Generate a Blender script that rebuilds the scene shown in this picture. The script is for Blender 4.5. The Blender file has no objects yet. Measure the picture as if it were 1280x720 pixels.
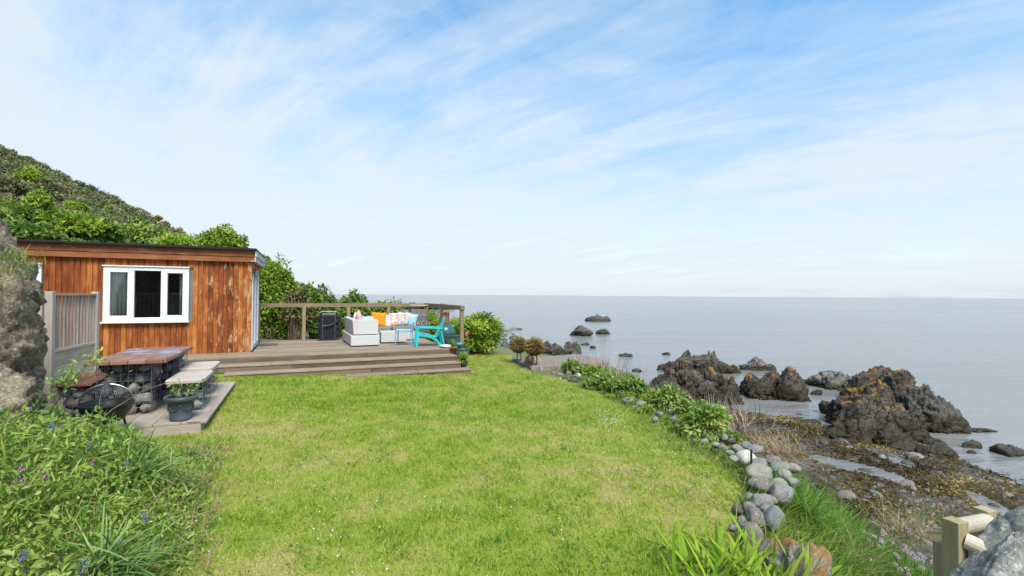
import bpy, bmesh, math, random
import numpy as np
from mathutils import Vector, Matrix, Euler

# ------------------------------------------------------------------ camera
C = bpy.context.scene.collection
scene = bpy.context.scene
EYE = np.array([0.0, 0.0, 1.9]); F = 600.0
PITCH = math.radians(0.86); ROLL = math.radians(0.38)
fw = np.array([0, math.cos(PITCH), math.sin(PITCH)])
r0 = np.array([1.0, 0, 0]); u0 = np.array([0, -math.sin(PITCH), math.cos(PITCH)])
cr = math.cos(ROLL) * r0 + math.sin(ROLL) * u0
cu = -math.sin(ROLL) * r0 + math.cos(ROLL) * u0
cam_d = bpy.data.cameras.new('camera'); cam = bpy.data.objects.new('camera', cam_d); C.objects.link(cam)
cam_d.sensor_width = 36; cam_d.lens = F / 1280 * 36; cam_d.clip_end = 60000; cam_d.clip_start = 0.05
mw = Matrix.Identity(4)
for i in range(3):
    mw[i][0] = cr[i]; mw[i][1] = cu[i]; mw[i][2] = -fw[i]; mw[i][3] = EYE[i]
cam.matrix_world = mw
scene.camera = cam

# ------------------------------------------------------------------ light
SUN_EL, SUN_AZ = math.radians(52), math.radians(155)      # azimuth clockwise from +Y (view direction)
sun_d = bpy.data.lights.new('sun', 'SUN'); sun_d.energy = 2.7; sun_d.angle = math.radians(25); sun_d.color = (1, .955, .89)
sun = bpy.data.objects.new('sun', sun_d); C.objects.link(sun)
sdir = Vector((math.sin(SUN_AZ) * math.cos(SUN_EL), math.cos(SUN_AZ) * math.cos(SUN_EL), math.sin(SUN_EL)))
sun.rotation_euler = (-sdir).to_track_quat('-Z', 'Y').to_euler()
sun.location = (0, 0, 30)

vs = scene.view_settings
vs.view_transform = 'Standard'; vs.look = 'None'; vs.gamma = 1; vs.use_curve_mapping = False
vs.exposure = 1.0

world = bpy.data.worlds.new('World'); scene.world = world; world.use_nodes = True
wn = world.node_tree; wn.nodes.clear()
def N(nt, typ, **kw):
    n = nt.nodes.new(typ)
    for k, v in kw.items():
        if k == 'inp':
            for a, b in v.items(): n.inputs[a].default_value = b
        else: setattr(n, k, v)
    return n
def L(nt, a, b): nt.links.new(a, b)
def math_n(nt, op, a, b=None, c=None, clamp=False):
    n = N(nt, 'ShaderNodeMath', operation=op); n.use_clamp = clamp
    for i, x in enumerate((a, b, c)):
        if x is None: continue
        if isinstance(x, (int, float)): n.inputs[i].default_value = x
        else: L(nt, x, n.inputs[i])
    return n.outputs[0]
def ramp_n(nt, fac, stops, interp='LINEAR'):
    n = N(nt, 'ShaderNodeValToRGB'); r = n.color_ramp; r.interpolation = interp
    while len(r.elements) < len(stops): r.elements.new(0.5)
    for e, (p, c) in zip(r.elements, stops):
        e.position = p; e.color = (c[0], c[1], c[2], 1) if isinstance(c, (tuple, list)) else (c, c, c, 1)
    L(nt, fac, n.inputs[0]); return n.outputs[0]
def mix_n(nt, fac, a, b, blend='MIX'):
    n = N(nt, 'ShaderNodeMix', data_type='RGBA', blend_type=blend)
    for i, x in ((0, fac), (6, a), (7, b)):
        if isinstance(x, (int, float)): n.inputs[i].default_value = x
        elif isinstance(x, (tuple, list)): n.inputs[i].default_value = (x[0], x[1], x[2], 1)
        else: L(nt, x, n.inputs[i])
    return n.outputs[2]

sky = N(wn, 'ShaderNodeTexSky', sky_type='NISHITA', sun_disc=False)
sky.sun_elevation = SUN_EL; sky.sun_rotation = SUN_AZ; sky.air_density = 1.0; sky.dust_density = 1.2; sky.ozone_density = 2.0
bg_sky = N(wn, 'ShaderNodeBackground'); bg_sky.inputs[1].default_value = 0.115
tc = N(wn, 'ShaderNodeTexCoord')
sep = N(wn, 'ShaderNodeSeparateXYZ'); L(wn, tc.outputs['Generated'], sep.inputs[0])
tcol = ramp_n(wn, sep.outputs[2], [(0.0, (1.0, .97, 1.08)), (.15, (1.0, .99, 1.12)), (.45, (.72, 1.18, 1.26))])
L(wn, mix_n(wn, 1.0, sky.outputs[0], tcol, 'MULTIPLY'), bg_sky.inputs[0])
zc = math_n(wn, 'ADD', math_n(wn, 'MAXIMUM', sep.outputs[2], 0.0), 0.22)
comb = N(wn, 'ShaderNodeCombineXYZ')
L(wn, math_n(wn, 'DIVIDE', sep.outputs[0], zc), comb.inputs[0]); L(wn, math_n(wn, 'DIVIDE', sep.outputs[1], zc), comb.inputs[1])
def cloud_noise(scale, rot, sx, sy, detail, dist, rough=.55, loc=(0, 0, 0)):
    m0 = N(wn, 'ShaderNodeMapping'); m0.inputs['Rotation'].default_value = (0, 0, rot); m0.inputs['Location'].default_value = loc
    L(wn, comb.outputs[0], m0.inputs[0])
    mp = N(wn, 'ShaderNodeMapping'); mp.inputs['Scale'].default_value = (sx, sy, 1)
    L(wn, m0.outputs[0], mp.inputs[0])
    n = N(wn, 'ShaderNodeTexNoise', inp={'Scale': scale, 'Detail': detail, 'Distortion': dist, 'Roughness': rough})
    L(wn, mp.outputs[0], n.inputs['Vector']); return n.outputs[0]
n1 = cloud_noise(1.1, math.radians(33), 0.45, 1.0, 9, .8, .58, (2.3, .7, 0))
n2 = cloud_noise(4.2, math.radians(36), 0.20, 1.0, 11, .6, .66)
n3 = cloud_noise(3.2, math.radians(20), 0.8, 1.0, 9, .9, .6, (5, 3, 0))
nn = math_n(wn, 'ADD', math_n(wn, 'ADD', math_n(wn, 'MULTIPLY', n1, .5), math_n(wn, 'MULTIPLY', n2, .55)), math_n(wn, 'MULTIPLY_ADD', n3, .35, -.20))
# more cloud towards the horizon, clearer towards the upper right of the view
low = math_n(wn, 'MULTIPLY_ADD', sep.outputs[2], -0.50, 0.195)
side = math_n(wn, 'MULTIPLY', sep.outputs[0], -0.10)
cov = math_n(wn, 'ADD', math_n(wn, 'ADD', nn, low), side)
cmask = ramp_n(wn, cov, [(.29, 0.04), (.48, .46), (.63, 0.90), (.85, .97)])
bg_cl = N(wn, 'ShaderNodeBackground'); bg_cl.inputs[0].default_value = (.83, .93, 1.0, 1); bg_cl.inputs[1].default_value = 0.475
mx = N(wn, 'ShaderNodeMixShader'); L(wn, cmask, mx.inputs[0]); L(wn, bg_sky.outputs[0], mx.inputs[1]); L(wn, bg_cl.outputs[0], mx.inputs[2])
wo = N(wn, 'ShaderNodeOutputWorld'); L(wn, mx.outputs[0], wo.inputs[0])

# ------------------------------------------------------------------ helpers
rng = np.random.default_rng(7); random.seed(7)
A0 = math.radians(23.7)
def ray(px, py): return fw * F + cr * (px - 640) + cu * (360 - py)
def at(px, py, z):
    d = ray(px, py); t = (z - EYE[2]) / d[2]; return EYE + d * t
def atd(px, py, dist):
    d = ray(px, py); return EYE + d * (dist / d[1])

def _h(ix, iy, iz, s):
    n = (ix * 374761393 + iy * 668265263 + iz * 2147483647 + s * 1274126177) & 0xffffffff
    n = ((n ^ (n >> 13)) * 1274126177) & 0xffffffff
    n = ((n ^ (n >> 16)) * 2246822519) & 0xffffffff
    return ((n ^ (n >> 15)) & 0xffffff) / float(0xffffff)
def vnoise(P, s=0):
    P = np.asarray(P, float); I = np.floor(P).astype(np.int64); f = P - I
    f = f * f * f * (f * (f * 6 - 15) + 10); r = 0
    for dx in (0, 1):
        for dy in (0, 1):
            for dz in (0, 1):
                w = (f[:, 0] if dx else 1 - f[:, 0]) * (f[:, 1] if dy else 1 - f[:, 1]) * (f[:, 2] if dz else 1 - f[:, 2])
                r = r + w * _h(I[:, 0] + dx, I[:, 1] + dy, I[:, 2] + dz, s)
    return r * 2 - 1
def fbm(P, o=4, s=0, gain=.5):
    P = np.asarray(P, float); a = 1; r = 0; t = 0
    for i in range(o):
        r = r + a * vnoise(P * 2.03 ** i + i * 17.3, s + i); t += a; a *= gain
    return r / t
def ridged(P, o=4, s=0, gain=.55):
    P = np.asarray(P, float); a = 1; r = 0; t = 0
    for i in range(o):
        r = r + a * (1 - 2 * np.abs(vnoise(P * 2.07 ** i + i * 9.1, s + i))); t += a; a *= gain
    return r / t
def cells(P, s=0, slope=.9):
    """fractured blocks: each jittered cell gets its own offset and tilted face"""
    P = np.asarray(P, float); I = np.floor(P).astype(np.int64); best = np.full(len(P), 1e9); sec = np.full(len(P), 1e9); out = np.zeros(len(P))
    for dx in (-1, 0, 1):
        for dy in (-1, 0, 1):
            for dz in (-1, 0, 1):
                ix, iy, iz = I[:, 0] + dx, I[:, 1] + dy, I[:, 2] + dz
                c = np.stack([ix + _h(ix, iy, iz, s), iy + _h(ix, iy, iz, s + 1), iz + _h(ix, iy, iz, s + 2)], 1)
                w = P - c; d = (w * w).sum(1)
                g = np.stack([_h(ix, iy, iz, s + 3) - .5, _h(ix, iy, iz, s + 4) - .5, _h(ix, iy, iz, s + 5) - .5], 1)
                v = (_h(ix, iy, iz, s + 6) - .5) * .7 + slope * 2 * (w * g).sum(1)
                m = d < best; out = np.where(m, v, out); sec = np.where(m, best, np.minimum(sec, d)); best = np.where(m, d, best)
    return out, np.sqrt(sec) - np.sqrt(best)
def xy3(x, y, z=0): return np.stack([x, y, np.zeros_like(x) + z], 1)

def mesh_np(name, V, Fc, mat=None, parent=None, smooth=True, var=None, mats=None, fmat=None):
    """V (n,3), Fc (m,k) array or list of index lists"""
    me = bpy.data.meshes.new(name)
    V = np.asarray(V, np.float32)
    if isinstance(Fc, np.ndarray):
        m, k = Fc.shape
        me.vertices.add(len(V)); me.vertices.foreach_set('co', V.ravel())
        me.loops.add(m * k); me.loops.foreach_set('vertex_index', Fc.ravel().astype(np.int32))
        me.polygons.add(m); me.polygons.foreach_set('loop_start', np.arange(0, m * k, k, dtype=np.int32))
        try: me.polygons.foreach_set('loop_total', np.full(m, k, np.int32))
        except Exception: pass
        me.polygons.foreach_set('use_smooth', np.full(m, smooth, bool))
    else:
        me.from_pydata([tuple(v) for v in V.tolist()], [], Fc)
        me.polygons.foreach_set('use_smooth', np.full(len(me.polygons), smooth, bool))
    if mats:
        for q in mats: me.materials.append(q)
        if fmat is not None: me.polygons.foreach_set('material_index', np.asarray(fmat, np.int32))
    elif mat: me.materials.append(mat)
    if var is not None:
        a = me.attributes.new('var', 'FLOAT', 'POINT'); a.data.foreach_set('value', np.asarray(var, np.float32))
    me.update(); me.validate()
    o = bpy.data.objects.new(name, me); C.objects.link(o)
    if parent is not None: o.parent = parent
    return o

class MB:
    """collects shapes, builds ONE mesh object"""
    def __init__(s): s.v = []; s.f = []; s.var = []
    def add(s, V, Fs, var=None):
        b = len(s.v); s.v += [tuple(map(float, x)) for x in V]; s.f += [[i + b for i in q] for q in Fs]
        r = random.random() if var is None else var
        s.var += [r] * len(V); return s
    def box(s, c, d, rz=0, rx=0, ry=0, var=None):
        R = Euler((rx, ry, rz)).to_matrix(); V = []
        for x in (-.5, .5):
            for y in (-.5, .5):
                for z in (-.5, .5): V.append(R @ Vector((x * d[0], y * d[1], z * d[2])) + Vector(c))
        return s.add(V, [(0, 1, 3, 2), (4, 6, 7, 5), (0, 4, 5, 1), (2, 3, 7, 6), (0, 2, 6, 4), (1, 5, 7, 3)], var)
    def tube(s, pts, r, n=8, caps=True, var=None):
        P = [Vector(p) for p in pts]; k = len(P)
        rs = [r] * k if isinstance(r, (int, float)) else list(r); V = []
        prev = None
        for i in range(k):
            t = (P[min(i + 1, k - 1)] - P[max(i - 1, 0)]).normalized()
            if prev is None:
                a = Vector((0, 0, 1)) if abs(t.z) < .9 else Vector((1, 0, 0)); prev = (a - t * a.dot(t)).normalized()
            prev = (prev - t * prev.dot(t)).normalized(); b = t.cross(prev)
            for j in range(n):
                th = 2 * math.pi * j / n; V.append(P[i] + (prev * math.cos(th) + b * math.sin(th)) * rs[i])
        Fs = [(i * n + j, i * n + (j + 1) % n, (i + 1) * n + (j + 1) % n, (i + 1) * n + j) for i in range(k - 1) for j in range(n)]
        if caps: Fs += [tuple(range(n - 1, -1, -1)), tuple((k - 1) * n + j for j in range(n))]
        return s.add(V, Fs, var)
    def lathe(s, prof, n=32, c=(0, 0, 0), close=False, var=None):
        V = []; k = len(prof)
        for r, z in prof:
            for j in range(n):
                th = 2 * math.pi * j / n; V.append((c[0] + r * math.cos(th), c[1] + r * math.sin(th), c[2] + z))
        Fs = [(i * n + j, i * n + (j + 1) % n, (i + 1) * n + (j + 1) % n, (i + 1) * n + j) for i in range(k - 1) for j in range(n)]
        Fs += [tuple(range(n - 1, -1, -1))]
        if close: Fs += [tuple((k - 1) * n + j for j in range(n))]
        return s.add(V, Fs, var)
    def prism(s, poly, z0, z1, var=None):
        n = len(poly); V = [(x, y, z0) for x, y in poly] + [(x, y, z1) for x, y in poly]
        return s.add(V, [tuple(range(n - 1, -1, -1)), tuple(range(n, 2 * n))] + [(i, (i + 1) % n, (i + 1) % n + n, i + n) for i in range(n)], var)
    def build(s, name, mat, parent=None, bevel=0, smooth=False, seg=2):
        o = mesh_np(name, np.array(s.v), s.f, mat, parent, smooth, s.var)
        if bevel:
            m = o.modifiers.new('bevel', 'BEVEL'); m.width = bevel; m.segments = seg; m.limit_method = 'ANGLE'; m.angle_limit = math.radians(40)
        return o

def tag(o, label, cat, group=None):
    o['label'] = label; o['category'] = cat
    if group: o['group'] = group
    return o
def struct(o, kind='structure'): o['kind'] = kind; return o
def thing(name, label, cat, loc=(0, 0, 0), rz=0, group=None):
    o = bpy.data.objects.new(name, None); C.objects.link(o); o.empty_display_size = .1
    o.location = loc; o.rotation_euler = (0, 0, rz); return tag(o, label, cat, group)
def dup(root, loc, rz=0, scale=None, label=None):
    r = root.copy(); C.objects.link(r); r.location = loc; r.rotation_euler = (0, 0, rz)
    if scale is not None: r.scale = scale if isinstance(scale, (tuple, list)) else (scale,) * 3
    if label: r['label'] = label
    for ch in list(root.children):
        c = ch.copy(); C.objects.link(c); c.parent = r
        for g in list(ch.children):
            d = g.copy(); C.objects.link(d); d.parent = c
    return r

# instancing of small templates into ONE mesh (leaves, blades, petals)
T_TRI = (np.array([[-.5, 0, 0], [.5, 0, 0], [0, 1, .12]]), np.array([[0, 1, 2]]))
T_DIA = (np.array([[0, 0, 0], [.5, .45, .1], [0, 1, -.05], [-.5, .45, .1]]), np.array([[0, 1, 2], [0, 2, 3]]))
T_LEAF = (np.array([[0, 0, 0], [.36, .22, .10], [.5, .5, .12], [.3, .8, .04], [0, 1.0, -.12], [-.3, .8, .04], [-.5, .5, .12], [-.36, .22, .10], [0, .5, .0]]),
          np.array([[0, 1, 8], [1, 2, 8], [2, 3, 8], [3, 4, 8], [4, 5, 8], [5, 6, 8], [6, 7, 8], [7, 0, 8]]))
def blade_t(bend, k=4):
    V = []
    for i in range(k):
        t = i / k; w = .5 * (1 - t ** 2.2 * .75); V += [[-w, t, bend * t * t], [w, t, bend * t * t]]
    V.append([0, 1, bend * 1.0]); n = len(V) - 1
    T = []
    for i in range(k - 1): a = 2 * i; T += [[a, a + 1, a + 3], [a, a + 3, a + 2]]
    T.append([n - 2, n - 1, n]); return np.array(V, float), np.array(T)
def inst(T, pos, d, nrm, ln, wd):
    TV, TF = T; n = len(pos); k = len(TV)
    d = d / np.linalg.norm(d, axis=1, keepdims=True)
    x = np.cross(d, nrm); x /= np.linalg.norm(x, axis=1, keepdims=True) + 1e-9; z = np.cross(x, d)
    ln = np.broadcast_to(ln, (n,)); wd = np.broadcast_to(wd, (n,))
    V = pos[:, None, :] + TV[None, :, 0, None] * (x * wd[:, None])[:, None, :] + TV[None, :, 1, None] * (d * ln[:, None])[:, None, :] + TV[None, :, 2, None] * (z * ln[:, None])[:, None, :]
    Fa = TF[None] + (np.arange(n) * k)[:, None, None]
    return V.reshape(-1, 3), Fa.reshape(-1, TF.shape[1]), k
def rdir(n, up=0.0):
    v = rng.normal(size=(n, 3)); v[:, 2] += up; return v / np.linalg.norm(v, axis=1, keepdims=True)
def leaf_mesh(name, T, pos, d, nrm, ln, wd, var, mat, parent=None, smooth=False):
    V, Fa, k = inst(T, pos, d, nrm, ln, wd)
    return mesh_np(name, V, Fa, mat, parent, smooth, np.repeat(np.clip(var, 0, 1), k))

# ------------------------------------------------------------------ materials
def new_mat(name, rough=.8, spec=.3, col=(.5, .5, .5)):
    m = bpy.data.materials.new(name); m.use_nodes = True; nt = m.node_tree
    b = nt.nodes['Principled BSDF']; b.inputs['Roughness'].default_value = rough; b.inputs['Specular IOR Level'].default_value = spec
    b.inputs['Base Color'].default_value = (*col, 1); return m, nt, b
def ocoord(nt, scale=(1, 1, 1), rot=(0, 0, 0), kind='Object'):
    t = N(nt, 'ShaderNodeTexCoord'); mp = N(nt, 'ShaderNodeMapping'); mp.inputs['Scale'].default_value = scale; mp.inputs['Rotation'].default_value = rot
    L(nt, t.outputs[kind], mp.inputs[0]); return mp.outputs[0]
def wcoord(nt, scale=(1, 1, 1)):
    g = N(nt, 'ShaderNodeNewGeometry'); mp = N(nt, 'ShaderNodeMapping'); mp.inputs['Scale'].default_value = scale
    L(nt, g.outputs['Position'], mp.inputs[0]); return mp.outputs[0]
def noise_n(nt, vec, scale, detail=4, rough=.55, dist=0):
    n = N(nt, 'ShaderNodeTexNoise', inp={'Scale': scale, 'Detail': detail, 'Roughness': rough, 'Distortion': dist}); L(nt, vec, n.inputs['Vector']); return n.outputs[0]
def bump_n(nt, b, h, strength=.5, dist=.01, prev=None):
    n = N(nt, 'ShaderNodeBump', inp={'Strength': strength, 'Distance': dist}); L(nt, h, n.inputs['Height'])
    if prev is not None: L(nt, prev, n.inputs['Normal'])
    if b is not None: L(nt, n.outputs[0], b.inputs['Normal'])
    return n.outputs[0]
def attr_n(nt, name='var'):
    n = N(nt, 'ShaderNodeAttribute', attribute_name=name); return n.outputs['Fac']

def leaf_mat(name, stops, trans=.3, rough=.5, spec=.25):
    m, nt, b = new_mat(name, rough, spec)
    c = ramp_n(nt, attr_n(nt), stops); L(nt, c, b.inputs['Base Color'])
    t = N(nt, 'ShaderNodeBsdfTranslucent'); L(nt, c, t.inputs[0])
    mx = N(nt, 'ShaderNodeMixShader'); mx.inputs[0].default_value = trans
    L(nt, b.outputs[0], mx.inputs[1]); L(nt, t.outputs[0], mx.inputs[2]); L(nt, mx.outputs[0], nt.nodes['Material Output'].inputs[0]); return m
def wood_mat(name, stops, axis='x', scale=1.0, worn=None, rough=.75, bump=.4, knots=True):
    m, nt, b = new_mat(name, rough, .2)
    s = {'x': (1.2, 18, 18), 'y': (18, 1.2, 18), 'z': (18, 18, 1.2)}[axis]
    v = attr_n(nt); off = N(nt, 'ShaderNodeCombineXYZ')
    for i in range(3): L(nt, math_n(nt, 'MULTIPLY', v, 37.0 + 11 * i), off.inputs[i])
    t = N(nt, 'ShaderNodeTexCoord'); ad = N(nt, 'ShaderNodeVectorMath', operation='ADD'); L(nt, t.outputs['Object'], ad.inputs[0]); L(nt, off.outputs[0], ad.inputs[1])
    mp = N(nt, 'ShaderNodeMapping'); mp.inputs['Scale'].default_value = tuple(a * scale for a in s); L(nt, ad.outputs[0], mp.inputs[0])
    g = noise_n(nt, mp.outputs[0], 1.6, 6, .65, .8)
    big = noise_n(nt, ad.outputs[0], 2.2 * scale, 4, .6)
    f = math_n(nt, 'ADD', math_n(nt, 'MULTIPLY', g, .55), math_n(nt, 'MULTIPLY_ADD', big, .45, -.05))
    f = math_n(nt, 'ADD', f, math_n(nt, 'MULTIPLY_ADD', v, .24, -.06))
    c = ramp_n(nt, f, stops)
    if worn:
        mp2 = N(nt, 'ShaderNodeMapping'); mp2.inputs['Scale'].default_value = tuple(3.0 if a > 2 else 1.0 for a in s); L(nt, ad.outputs[0], mp2.inputs[0])
        wq = noise_n(nt, mp2.outputs[0], 2.4, 8, .72, .4)
        xs = N(nt, 'ShaderNodeSeparateXYZ'); L(nt, t.outputs['Object'], xs.inputs[0])
        lim = math_n(nt, 'ADD', wq, math_n(nt, 'MULTIPLY', math_n(nt, 'SUBTRACT', xs.outputs[0], worn[2]), worn[3], clamp=False))
        k = ramp_n(nt, lim, [(worn[1], 0.0), (worn[1] + .09, 1.0)])
        c = mix_n(nt, math_n(nt, 'MULTIPLY', k, .8), c, worn[0])
    if knots:
        vo = N(nt, 'ShaderNodeTexVoronoi', inp={'Scale': 1.0}); mp3 = N(nt, 'ShaderNodeMapping')
        mp3.inputs['Scale'].default_value = tuple(9.0 if a > 2 else 3.5 for a in s); L(nt, ad.outputs[0], mp3.inputs[0]); L(nt, mp3.outputs[0], vo.inputs['Vector'])
        kk = ramp_n(nt, vo.outputs['Distance'], [(.0, 1.0), (.13, 0.0)])
        c = mix_n(nt, math_n(nt, 'MULTIPLY', kk, .55), c, tuple(x * .35 for x in stops[0][1]))
    L(nt, c, b.inputs['Base Color']); bump_n(nt, b, g, bump, .004)
    return m
def plain_mat(name, col, rough=.6, spec=.3, var=.15, nscale=8, bump=0, bscale=60, metal=0):
    m, nt, b = new_mat(name, rough, spec)
    v = ocoord(nt); n = noise_n(nt, v, nscale, 5, .6)
    c = ramp_n(nt, n, [(.25, tuple(x * (1 - var) for x in col)), (.75, tuple(min(1, x * (1 + var)) for x in col))]); L(nt, c, b.inputs['Base Color'])
    b.inputs['Metallic'].default_value = metal
    if bump: bump_n(nt, b, noise_n(nt, v, bscale, 4, .6), bump, .003)
    return m

def rock_mat(name, stops, cracks=1.0, lichen=None, spots=None, scale=1.0, bump=.9, wet=None, rough=.85, top=None, strat=None, lz=(0, 1)):
    """stops: ramp of stone colours; lichen=(colour, threshold); spots=(colour, amount); wet=(z, height) dark weed band above the waterline; top: colour of upward faces"""
    m, nt, b = new_mat(name, rough, .15)
    v = wcoord(nt, (scale,) * 3)
    n = noise_n(nt, v, 1.3, 9, .68, .4)
    fine = noise_n(nt, v, 14, 6, .7)
    f = math_n(nt, 'ADD', math_n(nt, 'MULTIPLY', n, .62), math_n(nt, 'MULTIPLY', fine, .38))
    c = ramp_n(nt, f, stops)
    vo = N(nt, 'ShaderNodeTexVoronoi', feature='DISTANCE_TO_EDGE', inp={'Scale': 2.1})
    wv = N(nt, 'ShaderNodeVectorMath', operation='ADD'); nz = N(nt, 'ShaderNodeTexNoise', inp={'Scale': 2.5, 'Detail': 4}); L(nt, v, nz.inputs['Vector'])
    sc = N(nt, 'ShaderNodeVectorMath', operation='SCALE'); sc.inputs['Scale'].default_value = .55; L(nt, nz.outputs['Color'], sc.inputs[0])
    L(nt, v, wv.inputs[0]); L(nt, sc.outputs[0], wv.inputs[1])
    mpv = N(nt, 'ShaderNodeMapping'); mpv.inputs['Scale'].default_value = strat or (1, 1, 1.8); mpv.inputs['Rotation'].default_value = (.35, .5, .3); L(nt, wv.outputs[0], mpv.inputs[0]); L(nt, mpv.outputs[0], vo.inputs['Vector'])
    crack = ramp_n(nt, vo.outputs['Distance'], [(0, 0.0), (.045, 1.0)])
    c = mix_n(nt, cracks, c, ramp_n(nt, crack, [(0, .22), (1, 1.0)]), 'MULTIPLY')
    g = N(nt, 'ShaderNodeNewGeometry'); ns = N(nt, 'ShaderNodeSeparateXYZ'); L(nt, g.outputs['Normal'], ns.inputs[0])
    ps = N(nt, 'ShaderNodeSeparateXYZ'); L(nt, g.outputs['Position'], ps.inputs[0])
    if top:
        k = math_n(nt, 'MULTIPLY', ramp_n(nt, math_n(nt, 'ADD', ns.outputs[2], math_n(nt, 'MULTIPLY', fine, .6)), [(.55, 0.0), (1.0, 1.0)]), .75)
        c = mix_n(nt, k, c, top)
    if spots:
        sp = noise_n(nt, v, 5.5, 7, .72, .3); k = ramp_n(nt, sp, [(spots[1], 0.0), (spots[1] + .06, 1.0)])
        c = mix_n(nt, math_n(nt, 'MULTIPLY', k, .85), c, spots[0])
        v2 = N(nt, 'ShaderNodeTexVoronoi', inp={'Scale': 7.0}); L(nt, wv.outputs[0], v2.inputs['Vector'])
        k2 = ramp_n(nt, v2.outputs['Distance'], [(.16, 1.0), (.22, 0.0)]); c = mix_n(nt, math_n(nt, 'MULTIPLY', k2, .55), c, tuple(min(1, x * 1.25) for x in spots[0]))
    if lichen:
        ln = noise_n(nt, v, 1.7, 7, .7, .3)
        zz = math_n(nt, 'MULTIPLY', math_n(nt, 'SUBTRACT', ps.outputs[2], lz[0]), lz[1])
        q = math_n(nt, 'ADD', math_n(nt, 'ADD', ln, math_n(nt, 'MULTIPLY', ns.outputs[2], .16)), zz)
        k = ramp_n(nt, q, [(lichen[1], 0.0), (lichen[1] + .07, 1.0)])
        c = mix_n(nt, math_n(nt, 'MULTIPLY', k, .85), c, mix_n(nt, fine, tuple(x * .5 for x in lichen[0]), lichen[0]))
    if wet:
        q = math_n(nt, 'SUBTRACT', ps.outputs[2], math_n(nt, 'MULTIPLY_ADD', n, wet[1], wet[0]))
        k = ramp_n(nt, q, [(0, 1.0), (.12, 0.0)])
        c = mix_n(nt, math_n(nt, 'MULTIPLY', k, .8), c, mix_n(nt, fine, (.012, .011, .009), (.06, .045, .02)))
        L(nt, ramp_n(nt, k, [(0, rough), (1, .45)]), b.inputs['Roughness'])
    L(nt, c, b.inputs['Base Color'])
    h1 = math_n(nt, 'ADD', math_n(nt, 'MULTIPLY', crack, .35 * cracks), math_n(nt, 'ADD', n, math_n(nt, 'MULTIPLY', fine, .4)))
    bump_n(nt, b, h1, bump, .09 / scale)
    return m

M = {}
M['clad'] = wood_mat('red_stained_cladding', [(.24, (.035, .011, .006)), (.42, (.185, .046, .012)), (.57, (.33, .092, .02)), (.76, (.50, .21, .06))], 'z', 1, worn=((.50, .30, .13), .57, -1.2, .06))
M['fascia'] = wood_mat('red_fascia_board', [(.2, (.06, .02, .01)), (.5, (.23, .075, .03)), (.85, (.38, .18, .09))], 'x', 1, worn=((.30, .22, .16), .57, -2, .01))
M['deck'] = wood_mat('weathered_deck_board', [(.2, (.12, .09, .066)), (.5, (.255, .19, .132)), (.85, (.385, .305, .225))], 'x', 1, knots=False)
M['riser'] = wood_mat('weathered_step_board', [(.2, (.055, .038, .024)), (.5, (.14, .098, .062)), (.85, (.225, .168, .112))], 'x', 1)
M['platf'] = wood_mat('bleached_platform_board', [(.2, (.15, .11, .085)), (.5, (.30, .235, .19)), (.85, (.42, .34, .28))], 'x', 1, knots=False)
M['rail'] = wood_mat('treated_rail_timber', [(.2, (.11, .08, .045)), (.5, (.21, .16, .095)), (.85, (.31, .24, .15))], 'x', 1)
M['railz'] = wood_mat('treated_post_timber', [(.2, (.12, .09, .05)), (.5, (.24, .185, .11)), (.85, (.35, .275, .17))], 'z', 1)
M['fencez'] = wood_mat('silvered_fence_timber', [(.2, (.22, .18, .145)), (.5, (.40, .34, .29)), (.85, (.54, .48, .42))], 'z', 1)
M['fencex'] = wood_mat('silvered_fence_rail', [(.2, (.22, .175, .135)), (.5, (.42, .35, .28)), (.85, (.56, .49, .41))], 'y', 1)
M['handz'] = wood_mat('pale_handrail_post', [(.2, (.17, .135, .075)), (.5, (.33, .27, .16)), (.85, (.46, .39, .26))], 'z', 1.4)
M['handx'] = wood_mat('pale_handrail_pole', [(.2, (.30, .24, .16)), (.5, (.47, .41, .31)), (.85, (.58, .52, .42))], 'x', 1.4)
M['rust'] = wood_mat('rust_brown_planks', [(.2, (.06, .025, .016)), (.5, (.17, .075, .045)), (.85, (.27, .15, .10))], 'y', 1.5, knots=False)
M['stool'] = wood_mat('pale_stool_top', [(.2, (.28, .22, .17)), (.5, (.44, .37, .31)), (.85, (.54, .47, .41))], 'y', 1, knots=False)
M['white'] = plain_mat('white_upvc', (.68, .69, .70), .3, .5, .03)
M['rattan'], _nt, _b = new_mat('white_woven_rattan', .6, .3)
_v = ocoord(_nt, (60, 60, 60)); _br = N(_nt, 'ShaderNodeTexChecker', inp={'Scale': 1.0}); L(_nt, _v, _br.inputs[0])
L(_nt, mix_n(_nt, _br.outputs[1], (.44, .42, .39), (.56, .54, .51)), _b.inputs['Base Color']); bump_n(_nt, _b, _br.outputs[1], .5, .004)
M['black'] = plain_mat('black_felt_roof', (.018, .018, .02), .8, .2, .4)
M['blackfab'] = plain_mat('black_mesh_fabric', (.012, .013, .018), .8, .2, .3, bump=.3)
M['blackmet'] = plain_mat('black_painted_steel', (.02, .02, .021), .4, .4, .3)
M['greymet'] = plain_mat('dull_steel_tube', (.25, .25, .25), .35, .5, .1, metal=.8)
M['wire'] = plain_mat('galvanised_wire', (.30, .31, .31), .45, .5, .2, metal=.6)
M['cushion'] = plain_mat('grey_green_cushion', (.17, .17, .14), .9, .1, .12, bump=.3)
M['orange'] = plain_mat('orange_cushion', (.75, .21, .015), .85, .1, .08, bump=.2)
M['pinkc'] = plain_mat('pink_cushion', (.70, .38, .33), .85, .1, .1)
M['teal'] = plain_mat('turquoise_plastic', (.018, .42, .40), .4, .4, .06)
M['bluemet'] = plain_mat('pale_blue_painted_steel', (.10, .30, .56), .4, .4, .08)
M['bluepan'] = plain_mat('washed_blue_paint', (.30, .45, .52), .6, .3, .12)
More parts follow.
